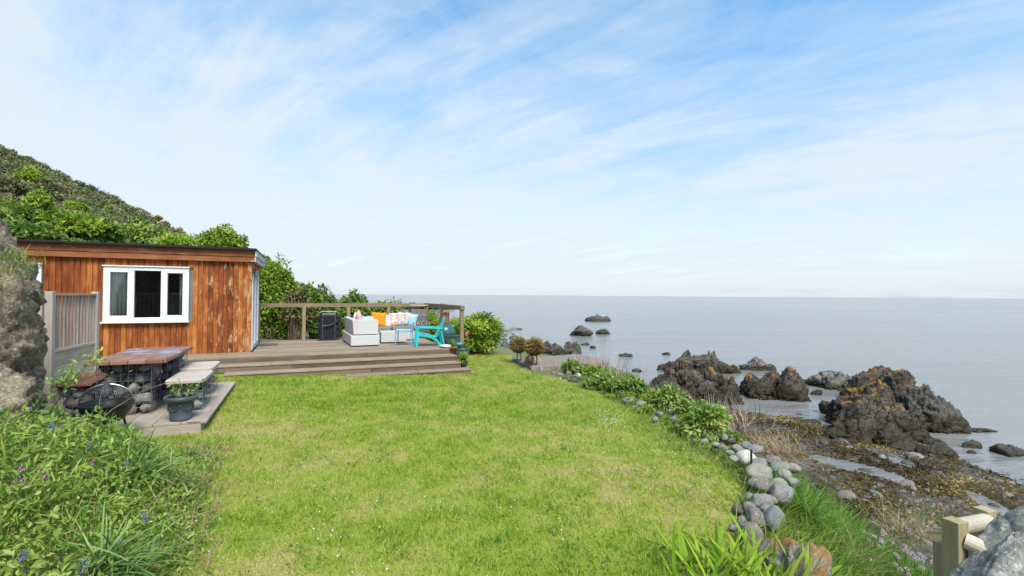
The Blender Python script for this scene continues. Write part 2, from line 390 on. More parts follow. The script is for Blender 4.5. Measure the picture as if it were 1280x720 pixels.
M['glaze'] = plain_mat('green_glazed_ceramic', (.045, .095, .075), .3, .5, .35, nscale=5)
M['glaze2'] = plain_mat('teal_glazed_ceramic', (.03, .12, .12), .25, .5, .3, nscale=4)
M['terra'] = plain_mat('terracotta', (.32, .115, .05), .8, .2, .2)
M['greypl'] = plain_mat('slate_grey_plastic', (.055, .062, .07), .45, .4, .12)
M['darkpot'] = plain_mat('dark_stoneware', (.03, .033, .03), .5, .4, .3)
M['soil'] = plain_mat('potting_soil', (.03, .02, .012), .95, .1, .4, bump=.6)
M['stonewh'] = plain_mat('pale_stone', (.55, .52, .46), .8, .2, .12)
M['mat'] = plain_mat('grey_coir', (.11, .10, .09), .95, .1, .25, bump=.5)
M['bluegl'] = plain_mat('bright_blue_glaze', (.05, .28, .45), .3, .5, .2)
M['birdred'] = plain_mat('rusty_red_enamel', (.42, .10, .035), .5, .4, .25)
M['board'] = wood_mat('grey_driftwood_board', [(.2, (.07, .062, .055)), (.5, (.15, .135, .12)), (.85, (.24, .22, .20))], 'x', 1)
M['letter'] = plain_mat('white_lettering', (.36, .35, .33), .7, .2, .1)
M['curtain'] = plain_mat('cream_curtain', (.78, .78, .70), .9, .1, .06)
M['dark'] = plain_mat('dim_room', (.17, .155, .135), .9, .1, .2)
M['twig'] = plain_mat('brown_twig', (.16, .115, .075), .9, .1, .3)
M['bark'] = plain_mat('grey_brown_bark', (.09, .07, .05), .95, .1, .3, bump=.6)
# patterned cushion
M['pattern'], _nt, _b = new_mat('coral_print_cushion', .85, .1)
_n = noise_n(_nt, ocoord(_nt), 9, 2, .5, .6)
L(_nt, ramp_n(_nt, _n, [(.38, (.60, .58, .54)), (.45, (.66, .38, .32)), (.52, (.62, .17, .06)), (.57, (.62, .58, .53)), (.66, (.15, .28, .38))]), _b.inputs['Base Color'])
# glass
gm = bpy.data.materials.new('window_glass'); gm.use_nodes = True; _nt = gm.node_tree; _nt.nodes.remove(_nt.nodes['Principled BSDF'])
_t = N(_nt, 'ShaderNodeBsdfTransparent', inp={'Color': (.93, .94, .94, 1)}); _g = N(_nt, 'ShaderNodeBsdfGlossy', inp={'Roughness': .02}); _fr = N(_nt, 'ShaderNodeFresnel', inp={'IOR': 1.7})
_m = N(_nt, 'ShaderNodeMixShader'); L(_nt, _fr.outputs[0], _m.inputs[0]); L(_nt, _t.outputs[0], _m.inputs[1]); L(_nt, _g.outputs[0], _m.inputs[2]); L(_nt, _m.outputs[0], _nt.nodes['Material Output'].inputs[0]); M['glass'] = gm
# table top: brown slab with a bluish tiled middle
M['tabletop'], _nt, _b = new_mat('tiled_brown_table_top', .55, .35)
_oc = ocoord(_nt); _bt = N(_nt, 'ShaderNodeTexBrick', offset=0.0, inp={'Scale': 1.0, 'Mortar Size': .006, 'Brick Width': .19, 'Row Height': .19, 'Color1': (.20, .085, .05, 1), 'Color2': (.30, .16, .11, 1), 'Mortar': (.06, .035, .025, 1)})
L(_nt, _oc, _bt.inputs['Vector'])
_bl = noise_n(_nt, _oc, 3.2, 5, .6); _sx = N(_nt, 'ShaderNodeSeparateXYZ'); L(_nt, _oc, _sx.inputs[0])
_k = ramp_n(_nt, math_n(_nt, 'SUBTRACT', _bl, math_n(_nt, 'MULTIPLY', math_n(_nt, 'ABSOLUTE', math_n(_nt, 'SUBTRACT', _sx.outputs[1], .25)), .28)), [(.40, 0.0), (.52, 1.0)])
L(_nt, mix_n(_nt, math_n(_nt, 'MULTIPLY', _k, .75), _bt.outputs[0], (.30, .34, .48)), _b.inputs['Base Color']); bump_n(_nt, _b, _bl, .2, .004)

# foliage
G = lambda *s: list(s)
M['lawnblade'] = leaf_mat('lawn_blade', G((0, (.44, .37, .16)), (.22, (.385, .395, .085)), (.5, (.31, .39, .052)), (.8, (.215, .33, .033)), (1, (.12, .22, .022))), .35)
M['bankgrass'] = leaf_mat('long_bank_grass', G((0, (.36, .29, .13)), (.3, (.32, .32, .08)), (.55, (.17, .29, .035)), (1, (.07, .18, .02))), .35)
M['bright'] = leaf_mat('bright_shrub_leaf', G((0, (.09, .16, .016)), (.5, (.24, .35, .03)), (1, (.44, .50, .08))), .35)
M['mid'] = leaf_mat('mid_green_leaf', G((0, (.045, .095, .018)), (.5, (.13, .225, .036)), (1, (.28, .36, .075))), .3)
M['darkleaf'] = leaf_mat('dark_scrub_leaf', G((0, (.075, .095, .042)), (.5, (.19, .20, .085)), (1, (.34, .31, .15))), .2)
M['olive'] = leaf_mat('olive_heath_leaf', G((0, (.06, .055, .025)), (.5, (.14, .125, .05)), (1, (.22, .20, .07))), .2)
M['bed'] = leaf_mat('flower_bed_leaf', G((0, (.04, .10, .016)), (.35, (.10, .215, .028)), (.7, (.20, .32, .04)), (1, (.36, .42, .09))), .35)
M['strap'] = leaf_mat('strap_leaf', G((0, (.06, .13, .03)), (.6, (.17, .29, .07)), (1, (.34, .42, .16))), .3)
M['sword'] = leaf_mat('sword_leaf', G((0, (.08, .19, .012)), (.5, (.19, .34, .02)), (1, (.36, .46, .05))), .4)
M['euph'] = leaf_mat('lime_leaf', G((0, (.09, .17, .03)), (.5, (.23, .34, .06)), (1, (.44, .48, .16))), .35)
M['straw'] = leaf_mat('dry_straw', G((0, (.16, .10, .06)), (.5, (.33, .24, .14)), (1, (.50, .41, .27))), .25, .8, .1)
M['twigs'] = leaf_mat('dry_pinkish_twig', G((0, (.13, .085, .07)), (.5, (.28, .20, .165)), (1, (.42, .34, .28))), .0, .9, .1)
M['bristle'] = leaf_mat('brown_sedge_bristle', G((0, (.05, .03, .015)), (.4, (.19, .12, .04)), (.7, (.33, .20, .06)), (1, (.26, .26, .08))), .2, .8, .1)
M['weed'] = leaf_mat('golden_seaweed', G((0, (.03, .021, .01)), (.45, (.11, .075, .02)), (.75, (.22, .15, .035)), (1, (.36, .26, .07))), .1, .4, .4)
M['petalw'] = leaf_mat('white_petal', G((0, (.7, .7, .66)), (1, (.8, .8, .78))), .2)
M['petalp'] = leaf_mat('pink_petal', G((0, (.45, .12, .26)), (1, (.62, .30, .42))), .3)
M['thrift'] = leaf_mat('pale_pink_petal', G((0, (.55, .30, .40)), (.5, (.62, .52, .52)), (1, (.72, .70, .66))), .2)
M['petalb'] = leaf_mat('blue_petal', G((0, (.12, .11, .34)), (1, (.26, .25, .50))), .3)
M['gorse'] = leaf_mat('yellow_gorse_flower', G((0, (.16, .16, .03)), (1, (.48, .36, .05))), .2)

M['rocksea'] = rock_mat('dark_shore_rock', [(.3, (.010, .009, .008)), (.45, (.046, .041, .035)), (.57, (.105, .094, .08)), (.74, (.25, .225, .195))], lichen=((.36, .17, .03), .80), wet=(-2.05, .9), scale=1.1, top=(.12, .108, .092), lz=(-1.0, .09))
M['rockred'] = rock_mat('orange_lichen_rock', [(.3, (.010, .008, .007)), (.45, (.046, .038, .031)), (.57, (.105, .085, .069)), (.74, (.24, .205, .17))], lichen=((.36, .19, .04), .69), wet=(-2.05, .9), scale=1.2, lz=(-1.3, .16))
M['rockgrey'] = rock_mat('grey_sea_rock', [(.3, (.06, .052, .046)), (.46, (.14, .122, .108)), (.6, (.21, .185, .165)), (.78, (.34, .31, .28))], wet=(-2.05, .45), scale=.8)
M['cliff'] = rock_mat('weathered_garden_rock', [(.3, (.05, .035, .022)), (.45, (.15, .115, .075)), (.58, (.28, .225, .155)), (.78, (.43, .37, .28))], spots=((.42, .385, .32), .605), scale=2.6, bump=1.1, cracks=.3)
M['boulder'] = rock_mat('grey_lichened_boulder', [(.32, (.05, .047, .042)), (.45, (.20, .18, .15)), (.56, (.32, .295, .25)), (.72, (.47, .44, .385))], spots=((.50, .49, .44), .545), scale=5.5, bump=1.0, cracks=.15)
M['orangerock'] = rock_mat('orange_lichened_garden_rock', [(.3, (.09, .065, .05)), (.5, (.22, .19, .16)), (.78, (.40, .38, .35))], lichen=((.34, .19, .05), .66), spots=((.5, .5, .47), .60), scale=4, cracks=.3)
def stone_mat(name, base, k=.35):
    return rock_mat(name, [(.3, tuple(x * (1 - k) for x in base)), (.5, base), (.75, tuple(min(.8, x * (1 + k)) for x in base))], scale=5, bump=.35, cracks=0.0, spots=((.42, .42, .40), .72) if base[0] < .5 else None)
M['st_grey'] = stone_mat('grey_beach_stone', (.195, .19, .168)); M['st_blue'] = stone_mat('blue_grey_beach_stone', (.165, .168, .16), .2)
M['st_brown'] = stone_mat('brown_beach_stone', (.17, .145, .125)); M['st_tan'] = stone_mat('tan_beach_stone', (.245, .22, .18)); M['st_white'] = stone_mat('white_stone', (.42, .40, .35), .12)
M['st_orange'] = stone_mat('orange_stone', (.42, .24, .11))
M['st_dark'] = stone_mat('dark_wet_stone', (.075, .07, .065)); M['concrete'] = stone_mat('old_concrete', (.21, .165, .14), .3)
print('materials ok')

# ------------------------------------------------------------------ terrain
def poly_sd(P, poly):
    """signed distance to a polygon, negative inside"""
    poly = np.asarray(poly, float); q = np.roll(poly, -1, 0); d = np.full(len(P), 1e9); ins = np.zeros(len(P), bool)
    for a, b in zip(poly, q):
        e = b - a; w = P - a; t = np.clip((w @ e) / (e @ e), 0, 1)
        d = np.minimum(d, np.hypot(w[:, 0] - t * e[0], w[:, 1] - t * e[1]))
        c = ((a[1] > P[:, 1]) != (b[1] > P[:, 1])); xx = a[0] + (P[:, 1] - a[1]) / (b[1] - a[1] + 1e-12) * e[0]
        ins ^= c & (P[:, 0] < xx)
    return np.where(ins, -d, d)
TOP = [(1.0, -2), (1.2, 1.0), (1.35, 2.4), (1.45, 3.3), (1.84, 3.94), (2.25, 4.77), (2.5, 5.45), (2.5, 7.1), (2.35, 8.4), (2.2, 9.75), (2.5, 11.4), (2.9, 13), (2.4, 15.3), (.8, 16.5), (-.5, 18), (-2.5, 19.5), (-8, 21), (-30, 20), (-30, -2)]
LAWN = [(1.05, -1), (1.25, 2.4), (1.4, 3.3), (1.78, 3.94), (2.2, 4.77), (2.48, 5.45), (2.5, 6.0), (2.42, 7.1), (2.2, 8.3), (1.8, 9.75), (1.35, 11.2), (.5, 12.0), (.05, 13.6), (-.1, 15.4), (-2, 16), (-9, 16), (-9, -1)]
SHORE = [(5, 21.7), (6.4, 18.3), (7.8, 16.1), (9.3, 15.2), (9.9, 13.8), (10.6, 12.6), (10.3, 9.9), (11.0, 7.5), (12, 3), (12, -3), (-30, -3), (-30, 60), (-4, 60), (-2.2, 46), (-.8, 41), (1, 34), (3, 27)]
def smooth(t): t = np.clip(t, 0, 1); return t * t * (3 - 2 * t)
def lawn_z(x, y):
    z = np.clip(.0418 * (-x - .95), -.25, .32) + .02 * fbm(xy3(x * .7, y * .7), 2, 3)
    return z + .5 * smooth((-x - 1.7) / 2.2) * smooth((4.9 - y) / 2.2)
def ground_z(x, y):
    P = np.stack([x, y], 1); sd = poly_sd(P, TOP); ss = -poly_sd(P, SHORE)
    bank = lawn_z(x, y) - np.interp(sd, [0, .3, .9, 1.8, 3, 4.6], [0, .06, .42, 1.0, 1.6, 2.4]) + np.where(sd > .2, .10, 0) * fbm(xy3(x * 1.6, y * 1.6), 4, 9)
    beach = -2.0 + np.where(ss > 0, .045 * np.minimum(ss, 6), .10 * np.maximum(ss, -15)) + .10 * fbm(xy3(x * 1.1, y * 1.1), 5, 21) + .035 * ridged(xy3(x * 5, y * 5), 3, 5)
    for (cx, cy, rx, ry, a, dp) in ((7.75, 11.1, .45, 1.2, .5, .32), (9.0, 9.0, .25, .9, -.3, .2), (6.1, 14.2, .5, 1.1, -.4, .3), (9.2, 11.6, .3, .5, 0, .2)):
        dx, dy = x - cx, y - cy; ex, ey = dx * math.cos(a) + dy * math.sin(a), -dx * math.sin(a) + dy * math.cos(a)
        beach = beach - dp * np.exp(-((ex / rx) ** 2 + (ey / ry) ** 2) ** 1.5)
    return np.maximum(bank, beach), sd, ss

def grid(x0, x1, y0, y1, st):
    nx = int((x1 - x0) / st) + 1; ny = int((y1 - y0) / st) + 1
    X, Y = np.meshgrid(np.linspace(x0, x1, nx), np.linspace(y0, y1, ny)); i = np.arange(nx * ny).reshape(ny, nx)
    Fa = np.stack([i[:-1, :-1], i[:-1, 1:], i[1:, 1:], i[1:, :-1]], -1).reshape(-1, 4)
    return X.ravel(), Y.ravel(), Fa
def patch(x, y):
    """0..1 patchiness of the lawn shared by the soil and the blades"""
    p = .5 + .26 * fbm(xy3(x * .9, y * .9), 4, 31) + .30 * fbm(xy3(x * 3.1, y * 3.1), 3, 41) + .32 * fbm(xy3(x * 9, y * 9), 2, 43)
    for wx, wy, r in ((-1.65, 3.2, .42), (-2.1, 5.25, .14), (-.4, 5.0, .2), (-1.0, 2.9, .5), (-2.9, 5.9, .9), (.15, 14.0, 1.2), (-1.9, 5.5, .35), (1.9, 4.9, .7), (-3.7, 6.4, .4)):
        p = p - .30 * np.exp(-((x - wx) ** 2 + (y - wy) ** 2) / r ** 2)
    return np.clip(p, 0, 1)

m, nt, b = new_mat('turf_soil', .95, .1)
L(nt, ramp_n(nt, math_n(nt, 'ADD', attr_n(nt), math_n(nt, 'MULTIPLY_ADD', noise_n(nt, wcoord(nt), 60, 4, .7), .5, -.25)),
  [(0, (.36, .29, .12)), (.3, (.28, .28, .06)), (.6, (.19, .25, .025)), (1, (.09, .15, .014))]), b.inputs['Base Color'])
bump_n(nt, b, noise_n(nt, wcoord(nt), 90, 3, .7), .6, .02); M['turf'] = m
m, nt, b = new_mat('shore_ground', .9, .2)
w = wcoord(nt); va = attr_n(nt)
n1_ = noise_n(nt, w, 1.1, 6, .65, .3); n2_ = noise_n(nt, w, 9, 8, .75); n3_ = noise_n(nt, w, 34, 5, .7)
wc = ramp_n(nt, math_n(nt, 'ADD', math_n(nt, 'MULTIPLY', n2_, .6), math_n(nt, 'MULTIPLY', n3_, .4)), [(.3, (.025, .02, .013)), (.47, (.065, .047, .022)), (.58, (.13, .092, .035)), (.75, (.23, .17, .07))])
pc = ramp_n(nt, n2_, [(.3, (.05, .045, .04)), (.5, (.13, .115, .10)), (.72, (.26, .24, .22))])
bc = mix_n(nt, ramp_n(nt, n1_, [(.50, 0.0), (.60, 1.0)]), wc, pc)
sc_ = ramp_n(nt, n2_, [(.3, (.06, .07, .018)), (.5, (.15, .16, .04)), (.7, (.28, .26, .10))])
L(nt, mix_n(nt, ramp_n(nt, va, [(.45, 0.0), (.55, 1.0)]), bc, sc_), b.inputs['Base Color'])
L(nt, ramp_n(nt, n2_, [(.3, .2), (.65, .75)]), b.inputs['Roughness'])
bump_n(nt, b, math_n(nt, 'ADD', n2_, math_n(nt, 'MULTIPLY', n3_, .5)), 1.0, .06); M['shore'] = m

x, y, Fa = grid(-16, 15, -1.5, 24, .1)
z, sd, ss = ground_z(x, y)
lsd = poly_sd(np.stack([x, y], 1), LAWN)
fl = lsd[Fa].mean(1) < .05
def sub(name, mask, mat, var):
    f = Fa[mask]; u, inv = np.unique(f, return_inverse=True)
    return struct(mesh_np(name, np.stack([x, y, z], 1)[u], inv.reshape(-1, 4), mat, var=var[u]))
sub('lawn', fl, M['turf'], patch(x, y))
bankv = smooth((3.0 - sd) / 1.0 + .6 * fbm(xy3(x * 1.5, y * 1.5), 3, 77)) * smooth((z + 1.95) / .25)
sub('shore', ~fl, M['shore'], bankv)

# sea
m, nt, b = new_mat('sea_water', .1, .5, (.05, .055, .056))
b.inputs['IOR'].default_value = 1.33
w = wcoord(nt)
cd = N(nt, 'ShaderNodeVectorMath', operation='LENGTH'); L(nt, w, cd.inputs[0])
s1 = noise_n(nt, wcoord(nt, (.6, 1.5, 1)), 1.7, 5, .6, .4); s2 = noise_n(nt, wcoord(nt, (.10, .42, 1)), 1.0, 5, .6, .3); s3 = noise_n(nt, wcoord(nt, (.012, .05, 1)), 1.0, 4, .6, .5)
band = noise_n(nt, wcoord(nt, (.004, .022, 1)), 1.0, 6, .62, .8)
nr = bump_n(nt, None, s1, .42, .12); nr = bump_n(nt, None, s2, .45, .5, nr); bump_n(nt, b, s3, .40, 2.5, nr)
L(nt, ramp_n(nt, band, [(.35, .10), (.65, .26)]), b.inputs['Roughness'])
L(nt, ramp_n(nt, band, [(.35, (.085, .083, .078)), (.65, (.215, .205, .19))]), b.inputs['Base Color'])
M['sea'] = m
xs = [-30000, -3000, -600, -150, -40, -16, 0, 16, 40, 150, 600, 3000, 30000]; ys = [-40, -3, 10, 25, 60, 200, 800, 4000, 40000]
V = [(a, c, -2.0) for c in ys for a in xs]; n_ = len(xs)
struct(mesh_np('sea', np.array(V, float), [(j * n_ + i, j * n_ + i + 1, (j + 1) * n_ + i + 1, (j + 1) * n_ + i) for j in range(len(ys) - 1) for i in range(n_ - 1)], M['sea']))

# hill behind the garden
R13 = ([-70, -40, -24, -14, -9.5, 0], [9, 4.2, 2.0, .3, .0, -.6])
R28 = ([-70, -30, -18.7, -14.5, -12, -9.5, -7, 0], [17, 6.6, 3.6, 2.1, .8, -.4, -2.2, -3])
R60 = ([-120, -64, -58, -52, -46, -40, -34, -29.5, -25.5, -23.5, -20, 0], [44, 20.0, 16.8, 13.8, 11.5, 8.4, 6.2, 3.9, 2.7, .2, -2.6, -4])
def hill_z(x, y):
    a, b_, c_ = (np.interp(x, *R) for R in (R13, R28, R60))
    t1 = np.clip((y - 13) / 15, 0, 1); t2 = np.clip((y - 28) / 32, 0, 1)
    z = np.where(y < 28, a + (b_ - a) * t1, b_ + (c_ - b_) * (t2 ** .9))
    fall = np.clip((y - 60) / 40, 0, 1); z = z - fall * (np.maximum(z, 0) * .9 + 4)
    return z
x, y, Fa = grid(-120, -2, 13, 104, .7)
z = hill_z(x, y) + .5 * fbm(xy3(x * .16, y * .16), 4, 51) * smooth((y - 15) / 10)
m, nt, b = new_mat('hill_heath', .95, .1)
n_ = noise_n(nt, wcoord(nt), .35, 8, .7, .3)
c = ramp_n(nt, n_, [(.3, (.035, .045, .018)), (.47, (.10, .10, .035)), (.6, (.16, .15, .055)), (.75, (.22, .18, .09))])
g = N(nt, 'ShaderNodeNewGeometry'); ns = N(nt, 'ShaderNodeSeparateXYZ'); L(nt, g.outputs['Normal'], ns.inputs[0])
k = ramp_n(nt, math_n(nt, 'ADD', ns.outputs[2], math_n(nt, 'MULTIPLY_ADD', n_, .3, -.15)), [(.60, 1.0), (.72, 0.0)])
L(nt, mix_n(nt, k, c, mix_n(nt, n_, (.10, .08, .06), (.38, .32, .26))), b.inputs['Base Color']); bump_n(nt, b, n_, 1, .6); M['hill'] = m
struct(mesh_np('hill', np.stack([x, y, z], 1), Fa, M['hill']))

# ------------------------------------------------------------------ house
CO = at(312, 440, .5); CX, CY = float(CO[0]), float(CO[1])
ua = np.array([math.cos(A0), math.sin(A0)]); va_ = np.array([-math.sin(A0), math.cos(A0)])
def LW(p, q, z): return (CX + p * ua[0] + q * va_[0], CY + p * ua[1] + q * va_[1], z)
def p_at(px, q):
    k = (px - 640) / 600; x0 = CX + q * va_[0]; y0 = CY + q * va_[1]; return (k * y0 - x0) / (ua[0] - k * ua[1])
house = thing('timber_cabin', 'red stained timber cabin with flat black roof and white windows', 'cabin', (CX, CY, .5), A0)
W1 = (-2.80, -1.24, .76, 1.97); W2 = (-5.0, -3.82, .76, 1.97); ZW = 2.2; PL = -5.6; QB = 2.75
mb = MB(); p = -.055
while p > PL:
    c = p - .05; segs = [(-.45, ZW)]
    for w_ in (W1, W2):
        if w_[0] - .03 < c < w_[1] + .03: segs = [(-.45, w_[2] - .01), (w_[3] + .01, ZW)]
    r = random.random()
    for a, b_ in segs: mb.box((c, .0125 + random.uniform(-.002, .002), (a + b_) / 2), (.0945, .025, b_ - a), var=r)
    p -= .1015
wall = mb.build('wall', M['clad'], house, .003)
mb = MB(); q = .06
while q < QB:
    mb.box((-.0125, q + .05, (ZW - .45) / 2 + (.93 if .2 < q + .05 < 1.95 else 0)), (.025, .097, ZW + .45 - (1.9 if .2 < q + .05 < 1.95 else 0))); q += .1015
mb.build('side_wall', M['clad'], house, .003)
mb = MB(); mb.box((-.022, .028, .875), (.085, .085, 2.65)); mb.build('corner_post', M['clad'], house, .005)
mb = MB()   # inner lining with window and door openings
def wall_with_holes(mb, a0, a1, z0, z1, holes, f):
    xs_ = sorted({a0, a1, *[h[0] for h in holes], *[h[1] for h in holes]})
    for i in range(len(xs_) - 1):
        c = (xs_[i] + xs_[i + 1]) / 2; h = [h for h in holes if h[0] < c < h[1]]
        for s in ([(z0, z1)] if not h else [(z0, h[0][2]), (h[0][3], z1)]):
            if s[1] - s[0] > .01: f(xs_[i], xs_[i + 1], s[0], s[1])
wall_with_holes(mb, PL, -.07, -.45, 2.24, [W1, W2], lambda a, b_, c, d: mb.box(((a + b_) / 2, .06, (c + d) / 2), (b_ - a, .05, d - c)))
wall_with_holes(mb, .09, QB, -.45, 2.24, [(.2, 1.93, 0, 1.9)], lambda a, b_, c, d: mb.box((-.06, (a + b_) / 2, (c + d) / 2), (.05, b_ - a, d - c)))
mb.box((PL / 2, QB, .9), (-PL, .06, 2.7)); mb.box((PL, QB / 2, .9), (.06, QB, 2.7)); mb.box((PL / 2, QB / 2, -.02), (-PL - .2, QB - .2, .03)); mb.box((PL / 2, QB / 2, 2.23), (-PL - .2, QB - .2, .03))
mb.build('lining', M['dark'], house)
mb = MB()
for (za, zb, yo) in ((2.27, 2.42, -.10), (2.145, 2.262, -.085)):
    mb.box(((PL + .10) / 2, yo, (za + zb) / 2), (-PL + .10, .03, zb - za))
    mb.box(((PL + .10) / 2, yo + .05, za + .012), (-PL + .10, .10, .02))
mb.build('fascia', M['fascia'], house, .004)
mb = MB()
mb.box((.115, QB / 2, 2.345), (.03, QB + .32, .145)); mb.box((.102, QB / 2, 2.205), (.03, QB + .30, .11)); mb.box((.05, QB / 2, 2.17), (.09, QB + .26, .02)); mb.build('side_fascia', plain_mat('pale_weathered_fascia', (.42, .39, .38), .6, .3, .2, 6), house, .004)
mb = MB(); mb.box(((PL + .12) / 2, QB / 2 - .02, 2.445), (-PL + .14, QB + .38, .05))
for i in range(6): mb.box((-.45 - i * .95, -.155, 2.47), (.14, .1, .012))
mb.build('roof', M['black'], house, .01)
def window(w_, cas):
    a, b_, z0, z1 = w_; mb = MB(); t = .06
    for zc_, h in ((z0 + .045, .09), (z1 - .04, .08)): mb.box(((a + b_) / 2, -.005, zc_), (b_ - a, .075, h))
    edges = [a] + [a + (b_ - a) * f for f in cas] + [b_]
    for i, e in enumerate(edges):
        ww = .075; ex = e + (ww / 2 if i == 0 else -ww / 2 if i == len(edges) - 1 else 0); mb.box((ex, -.005, (z0 + z1) / 2), (ww, .072, z1 - z0 - .17))
    fr = mb.build('window', M['white'], house, .006)
    mb = MB()
    for i in range(len(edges) - 1):
        l, r = edges[i] + (.075 if i == 0 else .0375), edges[i + 1] - (.075 if i == len(edges) - 2 else .0375); d = .045
        if i != 1:
            mb = MB(); mb.box(((l + r) / 2, -.012, z0 + .09 + d / 2), (r - l, .06, d)); mb.box(((l + r) / 2, -.012, z1 - .08 - d / 2), (r - l, .06, d))
            mb.box((l + d / 2, -.012, (z0 + z1) / 2), (d, .059, z1 - z0 - .17 - 2 * d)); mb.box((r - d / 2, -.012, (z0 + z1) / 2), (d, .059, z1 - z0 - .17 - 2 * d))
            mb.build('casement', M['white'], fr, .008)
    MB().box(((a + b_) / 2, .012, (z0 + z1) / 2 + .005), (b_ - a - .1, .006, z1 - z0 - .12)).build('pane', M['glass'], fr)
    MB().box(((a + b_) / 2, -.06, z0 - .012), (b_ - a + .05, .09, .03)).build('sill', M['white'], fr, .005)
    MB().box(((a + b_) / 2, -.045, z1 + .012), (b_ - a + .03, .06, .024)).build('head_trim', M['white'], fr, .005)
window(W1, (.325, .685)); window(W2, (.5,))
mb = MB()
for q in (.235, 1.07, 1.895): mb.box((.005, q, .95), (.07, .085, 1.88))
for z_ in (.08, 1.85): mb.box((.005, 1.065, z_), (.068, 1.6, .11))
door = mb.build('door', M['white'], house, .006)
MB().box((.0, 1.065, .97), (.006, 1.6, 1.7)).build('pane', M['glass'], door)
MB().tube([(.045, 1.13, .95), (.08, 1.13, .95), (.08, 1.24, .95)], .011).build('handle', M['greymet'], door)
def curtain(p0, p1, label):
    n = 60; V = []; 
    for i in range(n + 1):
        t = i / n; a = p0 + (p1 - p0) * t; q = .115 + .02 * math.sin(t * 30) + .01 * math.sin(t * 71)
        V += [(a, q, .70), (a, q, 2.02)]
    o = mesh_np('curtain', np.array(V), [(2 * i, 2 * i + 2, 2 * i + 3, 2 * i + 1) for i in range(n)], M['curtain']); o.location = (CX, CY, .5); o.rotation_euler = (0, 0, A0)
    s = o.modifiers.new('s', 'SOLIDIFY'); s.thickness = .004; return tag(o, label, 'curtain')
curtain(-2.76, -2.36, 'cream curtain drawn to the left end of the wide cabin window'); curtain(-1.44, -1.27, 'narrow cream curtain gathered at the right end of the cabin window')
lamp = thing('wall_lamp', 'small black coach lamp on the cabin corner above the glazed door', 'lamp', LW(.0, .12, 2.42), A0)
MB().box((.01, 0, 0), (.02, .06, .12)).tube([(.01, 0, .03), (.09, 0, .07), (.11, 0, .02)], .009).build('bracket', M['blackmet'], lamp)
MB().lathe([(.02, -.14), (.05, -.12), (.06, -.02), (.065, 0), (.01, .04)], 12, (.11, 0, .0)).build('lantern', M['greymet'], lamp)

# ------------------------------------------------------------------ deck, steps, railing
PR = 4.72; Q0 = -.98
deck = thing('timber_deck', 'long weathered timber deck with low steps along the lawn', 'deck', (CX, CY, .5), A0)
mb = MB()
q = Q0
while q < 2.85:
    pa = -2.6 if q < -.1 else .06
    cuts = [pa] + ([pa + random.uniform(2.0, 3.2)] if True else []) + [PR]
    for i in range(2): mb.box(((cuts[i] + cuts[i + 1]) / 2, q + .068, -.016 + random.uniform(-.0015, .0015)), (cuts[i + 1] - cuts[i] - .004, .136, .032))
    q += .141
mb.build('boards', M['deck'], deck, .004)
mb = MB(); mb.box(((PR - 2.6) / 2, Q0 + .015, -.105), (PR + 2.6, .03, .14)); mb.box((PR - .015, (Q0 + 2.85) / 2 + .02, -.25), (.03, 3.83 - .04, .43)); mb.box((-2.59, Q0 + .5, -.2), (.03, .9, .34)); mb.build('edge_board', M['riser'], deck, .004)
for (qa, qb, p0, p1, zt) in ((-1.40, Q0, -2.5, PR + .02, -.125), (-1.75, -1.40, -.32, PR + .0, -.25), (-2.08, -1.75, 2.02, PR + .16, -.375)):
    mb = MB(); w_ = (qb - qa) / 2; pm = (p0 + p1) / 2 + random.uniform(-.6, .6)
    td = MB()
    for k_ in range(2):
        for a, b_ in ((p0, pm), (pm, p1)): td.box(((a + b_) / 2, qa - .012 + w_ * (k_ + .5), zt - .016), (b_ - a - .004, w_ - .006, .032))
    for a, b_ in ((p0, pm + .4), (pm + .4, p1)): mb.box(((a + b_) / 2, qa + .022, zt - .09), (b_ - a - .003, .03, .112))
    mb.box(((p0 + p1) / 2, qa + .03, zt - .22), (p1 - p0 - .05, .02, .16)); mb.box((p1 - .018, (qa + qb) / 2, zt - .13), (.03, qb - qa - .02, .19))
    st_o = mb.build('step', M['riser'], deck, .004); td.build('tread', M['deck'], st_o, .004)

rail = thing('deck_railing', 'post and single rail railing round the back and right side of the deck', 'railing', (CX, CY, .5), A0)
def post(p, q, h, rt, nm='post', s=.095, mat='railz'): return MB().box((p, q, h / 2 - .1), (s, s, h + .2)).build(nm, M[mat], rt, .006)
PC = p_at(532, 2.75); PF = p_at(577.5, -.85)
for px in (323.5, 380.5, 436, 486): post(p_at(px, 2.75), 2.75, 1.0, rail)
post(PC, 2.75, 1.0, rail); post(PF + (PC - PF) * .5, .95, 1.0, rail); post(PF, -.85, 1.0, rail)
def bar(mb, a, b_, w_, h, var=None):
    a = Vector(a); b_ = Vector(b_); d = b_ - a; mb.box((a + b_) / 2, (d.length, w_, h), rz=math.atan2(d.y, d.x), ry=-math.asin(d.z / d.length), var=var)
mb = MB(); bar(mb, (p_at(321, 2.75), 2.75, 1.055), (PC + .05, 2.75, 1.055), .06, .115); mb.build('back_rail', M['rail'], rail, .006)
mb = MB(); bar(mb, (PC, 2.75, 1.058), (PF, -.93, 1.058), .06, .12); mb.box((PF, -.86, 1.055), (.12, .12, .12)); mb.build('side_rail', M['rail'], rail, .006)

